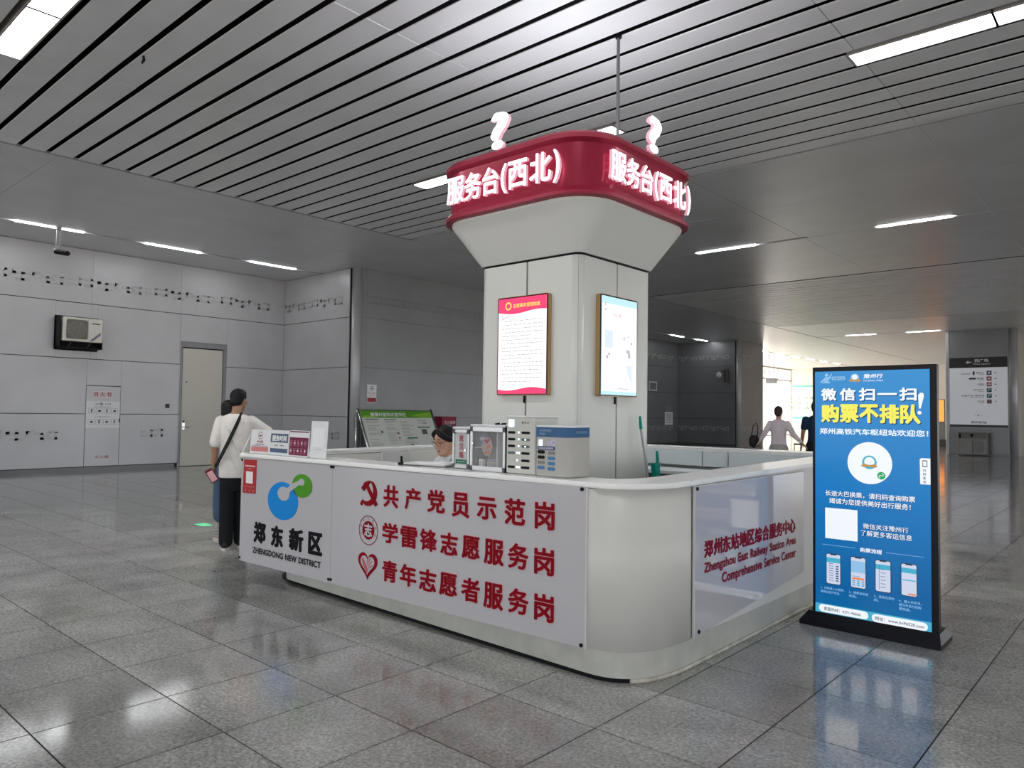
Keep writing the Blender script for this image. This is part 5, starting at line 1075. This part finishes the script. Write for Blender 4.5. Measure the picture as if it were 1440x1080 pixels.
def hand(mb, wrist, d, up, side, k=1.0, curl=.35):
    """palm, four unequal fingers and a thumb; d: pointing direction, up: back of the hand, side: towards the thumb"""
    w = Vector(wrist); d = Vector(d).normalized(); side = Vector(side); side = (side-d*side.dot(d)).normalized(); up = d.cross(side)
    mb.loft([[w+d*a*k+side*(x*b*k)+up*(y*c*k) for x, y in ((1, .5), (.5, 1), (-.5, 1), (-1, .5), (-1, -.5), (-.5, -1), (.5, -1), (1, -.5))] for a, b, c in ((-.01, .026, .02), (.03, .038, .017), (.075, .042, .014), (.09, .040, .011))])
    for i, L in enumerate((.068, .076, .070, .054)):
        o = w+d*.085*k+side*(.030-.0205*i)*k; a = o+(d-up*curl*.35).normalized()*L*.5*k+side*(.006-.004*i); b = a+(d-up*curl*1.3).normalized()*L*.3*k; c = b+(d-up*curl*2.2).normalized()*L*.2*k
        mb.tube([o-d*.02, a, b, c], [.0088*k, .0082*k, .0076*k, .006*k], 8); mb.ball(c, .006*k, n=8, m=6)
    o = w+d*.025*k+side*.030*k; a = o+(d*.55+side*.75-up*.25).normalized()*.04*k; b = a+(d*.85+side*.35-up*.4).normalized()*.03*k
    mb.tube([o-side*.01, a, b], [.012*k, .0105*k, .008*k], 8); mb.ball(b, .008*k, n=8, m=6)
def headT(c, yaw=0, pitch=0, roll=0, k=1.0):
    return Matrix.Translation(Vector(c)) @ Matrix.Rotation(yaw, 4, 'Z') @ Matrix.Rotation(pitch, 4, 'X') @ Matrix.Rotation(roll, 4, 'Y') @ Matrix.Scale(k, 4)
def torso(mb, rings, lean=0):
    mb.loft([ellring((cx, cy, z), rx, ry, 22) for z, rx, ry, cx, cy in rings])
def person(label, loc, rz): return thing('person', label, 'person', loc, rz)
# ---- man in the white T-shirt, seen from behind
pm = person('man in white T-shirt and black trousers seen from behind at the counter end', (-7.385, 3.90, 0), math.radians(60))
T = headT((.02, .02, 1.565), math.radians(-32), math.radians(-4), 0, .98)
b = MB(); head(b, T); b.tube([(.0, -.02, 1.38), (.01, -.01, 1.50)], [.058, .054], 14)
torso(b, [(.80, .12, .10, 0, 0), (.95, .13, .10, 0, 0), (1.15, .12, .10, 0, 0), (1.30, .145, .10, 0, 0), (1.37, .14, .085, 0, -.01), (1.42, .07, .06, 0, -.01)])
limb(b, [(-.16, 0, 1.345), (-.200, -.02, 1.09), (-.205, .04, .86)], [.048, .040, .027]); hand(b, (-.206, .045, .845), (-.05, .25, -1), None, (.4, 1, 0))
limb(b, [(.15, 0, 1.325), (.33, .06, 1.185), (.42, .27, 1.13)], [.044, .042, .028]); hand(b, (.423, .285, 1.13), (.1, 1, -.1), None, (-1, .1, .1))
for s, y in ((-1, -.05), (1, .06)): limb(b, [(s*.065, 0, .86), (s*.067, y*.6, .46), (s*.072, y-.02, .07)], [.07, .052, .038])
P('body', skinmesh(b, .0065, M_SKIN2), None, pm, local=True)
c = MB(); torso(c, [(.745, .160, .128, .0, .0), (.85, .162, .130, 0, 0), (1.0, .154, .122, 0, 0), (1.15, .160, .122, 0, -.005), (1.27, .172, .118, 0, -.01), (1.335, .170, .104, 0, -.012), (1.385, .14, .085, 0, -.012), (1.415, .075, .068, .0, -.012)])
limb(c, [(-.15, -.005, 1.33), (-.180, -.015, 1.20), (-.195, -.015, 1.115)], [.066, .064, .066]); limb(c, [(.15, -.005, 1.335), (.27, .04, 1.245), (.32, .06, 1.21)], [.066, .068, .068])
for i, (a0, a1) in enumerate((((-.10, -.135, 1.30), (.14, -.128, .84)), ((-.15, -.12, 1.18), (.02, -.13, .80)), ((.16, -.11, 1.22), (.05, -.135, .95)))):
    c.tube([a0, Vector(a0).lerp(Vector(a1), .5)+Vector((0, -.006, 0)), a1], [.006, .013, .006], 6)
P('shirt', skinmesh(c, .008, cloth('shirt_white', (.76, .73, .69)), 3), None, pm, local=True)
c = MB(); torso(c, [(.60, .10, .09, 0, 0), (.78, .142, .116, 0, 0), (.90, .138, .110, 0, 0)])
for s, y in ((-1, -.05), (1, .06)): limb(c, [(s*.064, 0, .80), (s*.066, y*.6, .46), (s*.070, y-.015, .085)], [.088, .078, .070])
P('trousers', skinmesh(c, .009, cloth('trousers_black', (.013, .014, .017)), 3), None, pm, local=True)
hb = MB(); hb.ball(T @ Vector((0, -.020, .030)), .082, .096, .090, 20, 14, T.to_3x3()); hb.ball(T @ Vector((0, -.052, -.018)), .070, .062, .070, 16, 12, T.to_3x3()); hb.ball(T @ Vector((0, .012, .070)), .068, .066, .048, 14, 10, T.to_3x3())
P('hair', skinmesh(hb, .006, M_HAIR, 2), None, pm, local=True)
st_ = [(.055, .03, 1.425), (.05, -.06, 1.415), (.02, -.125, 1.33), (-.05, -.142, 1.16), (-.12, -.140, 1.0), (-.165, -.105, .90), (-.192, -.03, .865), (-.17, .09, .88)]
sb = MB(); pts = [Vector(p) for p in st_]; rings = []
for i, p in enumerate(pts):
    tt = (pts[min(i+1, len(pts)-1)]-pts[max(i-1, 0)]).normalized(); nn = Vector((p.x, p.y, 0)).normalized(); ww = tt.cross(nn).normalized()
    rings.append([p+ww*.017+nn*.010, p-ww*.017+nn*.010, p-ww*.017-nn*.004, p+ww*.017-nn*.004])
sb.loft(rings); P('bag_strap', sb, mat('strap_black', (.012, .012, .013), .6), pm, local=True)
for s, y in ((-1, -.05), (1, .06)):
    q = MB(); q.loft([[Vector((s*.074+a*.046, y+.03+bb*.135, z)) for a, bb in [(math.cos(t_), math.sin(t_)) for t_ in [2*math.pi*k/16 for k in range(16)]]] for z in (0, .028)]); so = P('shoe_sole', q, mat('sole_white', (.6, .6, .57), .5), pm, local=True)
    q = MB(); q.loft([[Vector((s*.074+a*w_, y+.03+oy+bb*l_, z)) for a, bb in [(math.cos(t_), math.sin(t_)) for t_ in [2*math.pi*k/16 for k in range(16)]]] for z, w_, l_, oy in ((.028, .044, .13, 0), (.055, .042, .118, -.008), (.085, .036, .075, -.04), (.105, .034, .045, -.06))]); P('shoe', q, mat('shoe_black', (.02, .02, .022), .5), pm, True, local=True)
ph = thing('phone', 'pink phone in a dark red case in the man\'s left hand', 'phone', (-7.385, 3.90, 0), math.radians(60))
RQ = Matrix.Rotation(math.radians(-32), 3, 'Y'); q = MB().bbox(-.040, .040, -.006, .006, -.075, .075, .003); q.v = [tuple(RQ @ Vector(v)+Vector((-.225, -.012, .765))) for v in q.v]; P('case', q, mat('phone_case_red', (.16, .015, .03), .4), ph, local=True)
q = MB().box(-.031, .031, -.0075, -.006, -.062, .05); q.v = [tuple(RQ @ Vector(v)+Vector((-.225, -.012, .765))) for v in q.v]; P('back', q, mat('phone_pink', (.75, .42, .44), .35), ph, local=True)
# ---- woman behind him
pw = person('woman with long black hair and cropped jeans half hidden behind the man in white', (-7.75, 4.04, 0), math.radians(95))
T = headT((-.03, .03, 1.455), math.radians(-20), math.radians(-8), 0, .93)
b = MB(); head(b, T); b.tube([(0, 0, 1.27), (-.02, .01, 1.40)], [.050, .048], 12); torso(b, [(.80, .13, .10, 0, 0), (1.0, .12, .09, 0, 0), (1.2, .13, .09, 0, 0), (1.30, .06, .05, 0, 0)])
limb(b, [(-.15, 0, 1.24), (-.17, .03, 1.02), (-.08, .16, .90)], [.045, .035, .025]); hand(b, (-.075, .17, .90), (.2, 1, -.1), None, (.2, .1, 1), .92)
limb(b, [(.15, 0, 1.24), (.17, .03, 1.02), (.06, .16, .95)], [.045, .035, .025]); hand(b, (.055, .17, .95), (-.3, 1, 0), None, (-.4, .1, 1), .92)
for s in (-1, 1): limb(b, [(s*.08, 0, .82), (s*.085, .01, .44), (s*.08, -.02, .07)], [.07, .052, .033]); b.ball((s*.08, .05, .035), .036, .10, .03)
P('body', skinmesh(b, .008, M_SKIN), None, pw, local=True)
c = MB(); torso(c, [(.76, .165, .12, 0, 0), (.95, .155, .115, 0, 0), (1.1, .155, .11, 0, 0), (1.22, .165, .105, 0, 0), (1.29, .10, .075, 0, 0)])
for s in (-1, 1): limb(c, [(s*.14, 0, 1.23), (s*.19, 0, 1.10)], [.07, .065])
P('shirt', skinmesh(c, .009, cloth('shirt_pale_blue', (.32, .40, .48))), None, pw, local=True)
c = MB(); torso(c, [(.62, .12, .10, 0, 0), (.78, .165, .125, 0, 0), (.88, .15, .112, 0, 0)])
for s in (-1, 1): limb(c, [(s*.082, 0, .78), (s*.088, .01, .50), (s*.090, 0, .31)], [.098, .094, .092])
P('cropped_jeans', skinmesh(c, .009, cloth('denim_blue', (.065, .115, .18))), None, pw, local=True)
hb = MB(); hb.ball(T @ Vector((0, -.018, .02)), .086, .10, .098, 18, 12, T.to_3x3()); hb.tube([T @ Vector((0, -.05, .02)), T @ Vector((0, -.075, -.10)), T @ Vector((0, -.07, -.24))], [.085, .090, .06], 14)
P('hair', skinmesh(hb, .008, M_HAIR, 2), None, pw, local=True)
for s in (-1, 1):
    q = MB(); q.loft([[Vector((s*.08+.042*math.cos(a), .04+.12*math.sin(a), z)) for a in [2*math.pi*k/16 for k in range(16)]] for z in (0, .02, .05)]); P('shoe', q, mat('shoe_cream', (.48, .45, .42), .5), pw, True, local=True)
# ---- seated clerk
ck = person('seated woman in white blouse with glasses looking down behind the counter', (-4.40, 4.16, 0), math.radians(172))
T = headT((0, .03, 1.235), math.radians(4), math.radians(-17), 0, .98)
b = MB(); head(b, T); b.tube([(0, -.03, 1.0), (0, 0, 1.17)], [.054, .050], 14)
torso(b, [(.48, .15, .11, 0, -.04), (.65, .13, .10, 0, -.04), (.88, .135, .10, 0, -.03), (1.01, .15, .09, 0, -.03), (1.07, .11, .07, 0, -.03), (1.10, .055, .05, 0, -.03)])
for s in (-1, 1):
    limb(b, [(s*.16, -.03, .98), (s*.22, .06, .80), (s*.10, .24, .80)], [.045, .036, .026]); hand(b, (s*.10, .25, .80), (-s*.4, 1, -.05), None, (-s*1, 0, .4), .92)
    limb(b, [(s*.09, -.03, .50), (s*.10, .36, .50), (s*.10, .34, .09)], [.08, .055, .035]); b.ball((s*.10, .40, .04), .038, .10, .032)
P('body', skinmesh(b, .006, mat('skin_light', (.56, .33, .23), .5, noise=.04, nscale=20, spec=.35), 2), None, ck, local=True)
c = MB(); torso(c, [(.46, .16, .12, 0, -.04), (.65, .15, .115, 0, -.04), (.88, .158, .115, 0, -.03), (1.01, .176, .108, 0, -.03), (1.07, .155, .09, 0, -.03), (1.105, .09, .072, 0, -.035)])
for s in (-1, 1): limb(c, [(s*.15, -.03, 1.03), (s*.225, .05, .84), (s*.17, .13, .80)], [.066, .058, .055])
P('blouse', skinmesh(c, .008, cloth('blouse_white', (.74, .76, .79))), None, ck, local=True)
for s in (-1, 1): q = MB(); q.add([(s*.045, -.085, 1.145), (s*.075, -.04, 1.135), (s*.065, .035, 1.115), (s*.012, .085, 1.03), (s*.055, .088, 1.03), (s*.10, .035, 1.095), (s*.11, -.04, 1.11)], [(0, 1, 6), (1, 2, 5, 6), (2, 3, 4, 5)]); P('collar', q, MT['blouse_white'], ck, local=True)
c = MB(); 
for s in (-1, 1): limb(c, [(s*.085, -.03, .51), (s*.10, .36, .51), (s*.10, .34, .12)], [.098, .075, .07])
P('trousers', skinmesh(c, .010, cloth('trousers_dark', (.03, .03, .035))), None, ck, local=True)
hb = MB(); R3 = T.to_3x3()
hb.ball(T @ Vector((0, -.024, .032)), .0845, .100, .096, 22, 16, R3); hb.ball(T @ Vector((0, -.075, -.035)), .066, .055, .075, 14, 10, R3); hb.ball(T @ Vector((0, -.13, -.03)), .040, .045, .055, 12, 8, R3)
for s in (-1, 1):
    hb.tube([T @ Vector((s*.006, .062, .098)), T @ Vector((s*.040, .066, .072)), T @ Vector((s*.062, .040, .040)), T @ Vector((s*.074, .004, .012)), T @ Vector((s*.070, -.05, -.02))], [.022, .026, .026, .022, .03], 10)
P('hair', skinmesh(hb, .005, M_HAIR, 2), None, ck, local=True)
t_ = lambda p: T @ Vector(p)
for s in (-1, 1):
    q = MB(); q.ball(t_((s*.031, .083, .004)), .0135, .007, .005, 12, 8, R3); P('eye', q, mat('eye_dark', (.05, .035, .03), .2), ck, True, local=True)
    q = MB(); q.ball(t_((s*.031, .0835, .0105)), .0155, .008, .006, 12, 8, R3); P('eyelid', q, MT['skin_light'], ck, True, local=True)
    q = MB(); q.tube([t_((s*.014, .0905, .030)), t_((s*.032, .0905, .036)), t_((s*.050, .080, .031))], [.0025, .0035, .002], 6); P('eyebrow', q, M_HAIR, ck, local=True)
    q = MB(); q.tube([t_((s*.033+.0265*math.cos(a), .105-.010*abs(math.cos(a))*(1 if s*math.cos(a) > 0 else 0), .000+.019*math.sin(a))) for a in [2*math.pi*k/20 for k in range(21)]], .0018, 6); P('glasses_rim', q, mat('rim_dark', (.06, .045, .05), .3, .4), ck, local=True)
    q = MB(); q.tube([t_((s*.060, .094, .006)), t_((s*.074, .05, .008)), t_((s*.078, -.01, .004))], .002, 6); P('glasses_temple', q, MT['rim_dark'], ck, local=True)
q = MB(); q.tube([t_((-.008, .105, .004)), t_((.008, .105, .004))], .0018, 6); P('glasses_bridge', q, MT['rim_dark'], ck, local=True)
q = MB(); q.ball(t_((0, .0935, -.063)), .021, .006, .0045, 14, 8, R3); q.ball(t_((0, .092, -.071)), .017, .006, .005, 14, 8, R3); P('lips', q, mat('lips', (.38, .16, .14), .45), ck, True, local=True)
ch_ = thing('office_chair', 'office chair under the seated woman behind the counter', 'chair', (-4.40, 4.16, 0), math.radians(172))
M_CH = mat('chair_grey', (.05, .05, .055), .7)
P('seat', MB().bbox(-.22, .22, -.24, .22, .34, .40, .02), M_CH, ch_, local=True); P('backrest', MB().bbox(-.19, .19, -.27, -.235, .5, .9, .012), M_CH, ch_, local=True); P('column', MB().cyl((0, 0, .06), .025, .28, n=12), M_STEEL, ch_, local=True); P('back_post', MB().bbox(-.02, .02, -.262, -.24, .36, .55, .004), M_STEEL, ch_, local=True)
for k in range(5): a = 2*math.pi*k/5; P('leg', MB().tube([(0, 0, .085), (.24*math.cos(a), .24*math.sin(a), .035)], [.02, .014], 8).ball((.24*math.cos(a), .24*math.sin(a), .022), .022, n=10, m=6), M_CH, ch_, local=True)
# ---- far walkers
def walker(label, loc, rz, k, shirt, pants, hairm, arms, skin, sleeve):
    w = person(label, loc, rz); T = headT((0, .01, 1.55*k), math.radians(-12), 0, 0, .95*k); b = MB(); head(b, T); b.tube([(0, -.02, 1.36*k), (0, 0, 1.48*k)], [.052*k, .05*k], 12)
    torso(b, [(.85*k, .13*k, .10*k, 0, 0), (1.1*k, .12*k, .09*k, 0, 0), (1.3*k, .14*k, .09*k, 0, 0), (1.4*k, .06*k, .05*k, 0, 0)])
    for a in arms:
        pts = [Vector(p)*k for p in a]; limb(b, pts, [.045*k, .036*k, .025*k]); d = (pts[2]-pts[1]).normalized(); hand(b, pts[2]+d*.01, d, None, (-math.copysign(1, pts[2].x)*.3, 1, .1), k)
    legs = [[(-.08*k, 0, .86*k), (-.085*k, .02, .46*k), (-.085*k, -.14, .09*k)], [(.08*k, 0, .86*k), (.085*k, .14, .47*k), (.085*k, .20, .08*k)]]
    for l in legs: limb(b, l, [.07*k, .05*k, .034*k])
    P('body', skinmesh(b, .009, skin), None, w, local=True)
    c = MB(); torso(c, [(.93*k, .150*k, .108*k, 0, 0), (1.0*k, .138*k, .10*k, 0, 0), (1.12*k, .135*k, .10*k, 0, 0), (1.28*k, .165*k, .105*k, 0, -.005), (1.345*k, .16*k, .09*k, 0, -.01), (1.41*k, .075*k, .062*k, 0, -.01)])
    for a in arms:
        pts = [Vector(p)*k for p in a]
        if sleeve: limb(c, [pts[0], pts[1], pts[1].lerp(pts[2], .85)], [.060*k, .050*k, .036*k])
        else: limb(c, [pts[0], pts[0].lerp(pts[1], .6)], [.066*k, .062*k])
    P('shirt', skinmesh(c, .010, shirt), None, w, local=True)
    c = MB(); torso(c, [(.70*k, .14*k, .10*k, 0, 0), (.84*k, .165*k, .122*k, 0, -.01), (.96*k, .142*k, .103*k, 0, 0)])
    for l in legs: limb(c, l, [.098*k, .078*k, .062*k])
    P('trousers', skinmesh(c, .010, pants), None, w, local=True)
    hb = MB(); hb.ball(T @ Vector((0, -.020, .028)), .084, .098, .094, 16, 12, T.to_3x3()); hb.ball(T @ Vector((0, -.055, -.03)), .070, .055, .065, 14, 10, T.to_3x3()); P('hair', skinmesh(hb, .009, hairm, 2), None, w, local=True)
    for l in legs:
        p = l[2]; q = MB(); q.loft([[Vector((p[0]+.042*math.cos(a), p[1]+.05+.125*math.sin(a), z)) for a in [2*math.pi*i/14 for i in range(14)]] for z in (0.0, .03, .07)]); P('shoe', q, M_BLACK, w, True, local=True)
    return w
ang = math.radians(22)
walker('woman in pale lavender shirt walking away with a suitcase', (-5.50, 13.72, 0), ang, 1.0, cloth('shirt_lavender', (.55, .48, .52)), cloth('trousers_grey', (.30, .30, .28)), mat('hair_brown', (.04, .02, .015), .5, bump=.4),
       [[(-.15, 0, 1.33), (-.26, -.03, 1.12), (-.33, .02, 1.0)], [(.15, 0, 1.33), (.26, -.05, 1.13), (.40, -.08, .985)]], M_SKIN, True)
walker('man in navy T-shirt walking away, half hidden by the blue display', (-5.03, 14.35, 0), ang, 1.06, cloth('shirt_navy', (.012, .03, .075)), cloth('trousers_black2', (.015, .015, .018)), M_HAIR,
       [[(-.17, 0, 1.33), (-.22, -.03, 1.10), (-.24, .03, .90)], [(.17, 0, 1.33), (.24, -.02, 1.08), (.27, .05, .88)]], M_SKIN2, False)
cs = thing('suitcase', 'dark suitcase pulled by the woman in the lavender shirt', 'suitcase', (-5.08, 13.55, 0), ang)
P('case', MB().bbox(-.18, .18, -.11, .11, .05, .60, .03), mat('case_dark', (.04, .04, .05), .4), cs, local=True)
for x in (-.055, .055): P('handle_rod', MB().tube([(x, 0, .6), (x, 0, .955)], .008, 8), mat('rod_dark', (.05, .05, .05), .4), cs, local=True)
P('grip', MB().tube([(-.065, 0, .965), (.065, 0, .965)], .015, 8), M_BLACK, cs, local=True)
for x in (-.14, .14):
    for y in (-.07, .07): P('wheel', MB().cyl((x-.01, y, .028), .028, .02, 'x', 12), M_BLACK, cs, local=True)
hbag = thing('handbag', 'black handbag at the left side of the woman in lavender', 'handbag', (-5.95, 13.66, 0), ang)
P('bag', MB().loft([ellring((.0, 0, z), rx, ry, 16) for z, rx, ry in ((.86, .03, .02), (.90, .09, .05), (1.02, .10, .055), (1.10, .06, .03))]), mat('bag_black', (.012, .012, .014), .5), hbag, True, local=True)
P('strap', MB().tube([(-.05, 0, 1.08), (-.02, 0, 1.28), (.04, 0, 1.34), (.07, 0, 1.26), (.06, 0, 1.08)], .01, 6), MT['bag_black'], hbag, local=True)
# keep every mesh's flat faces flat, round ones round
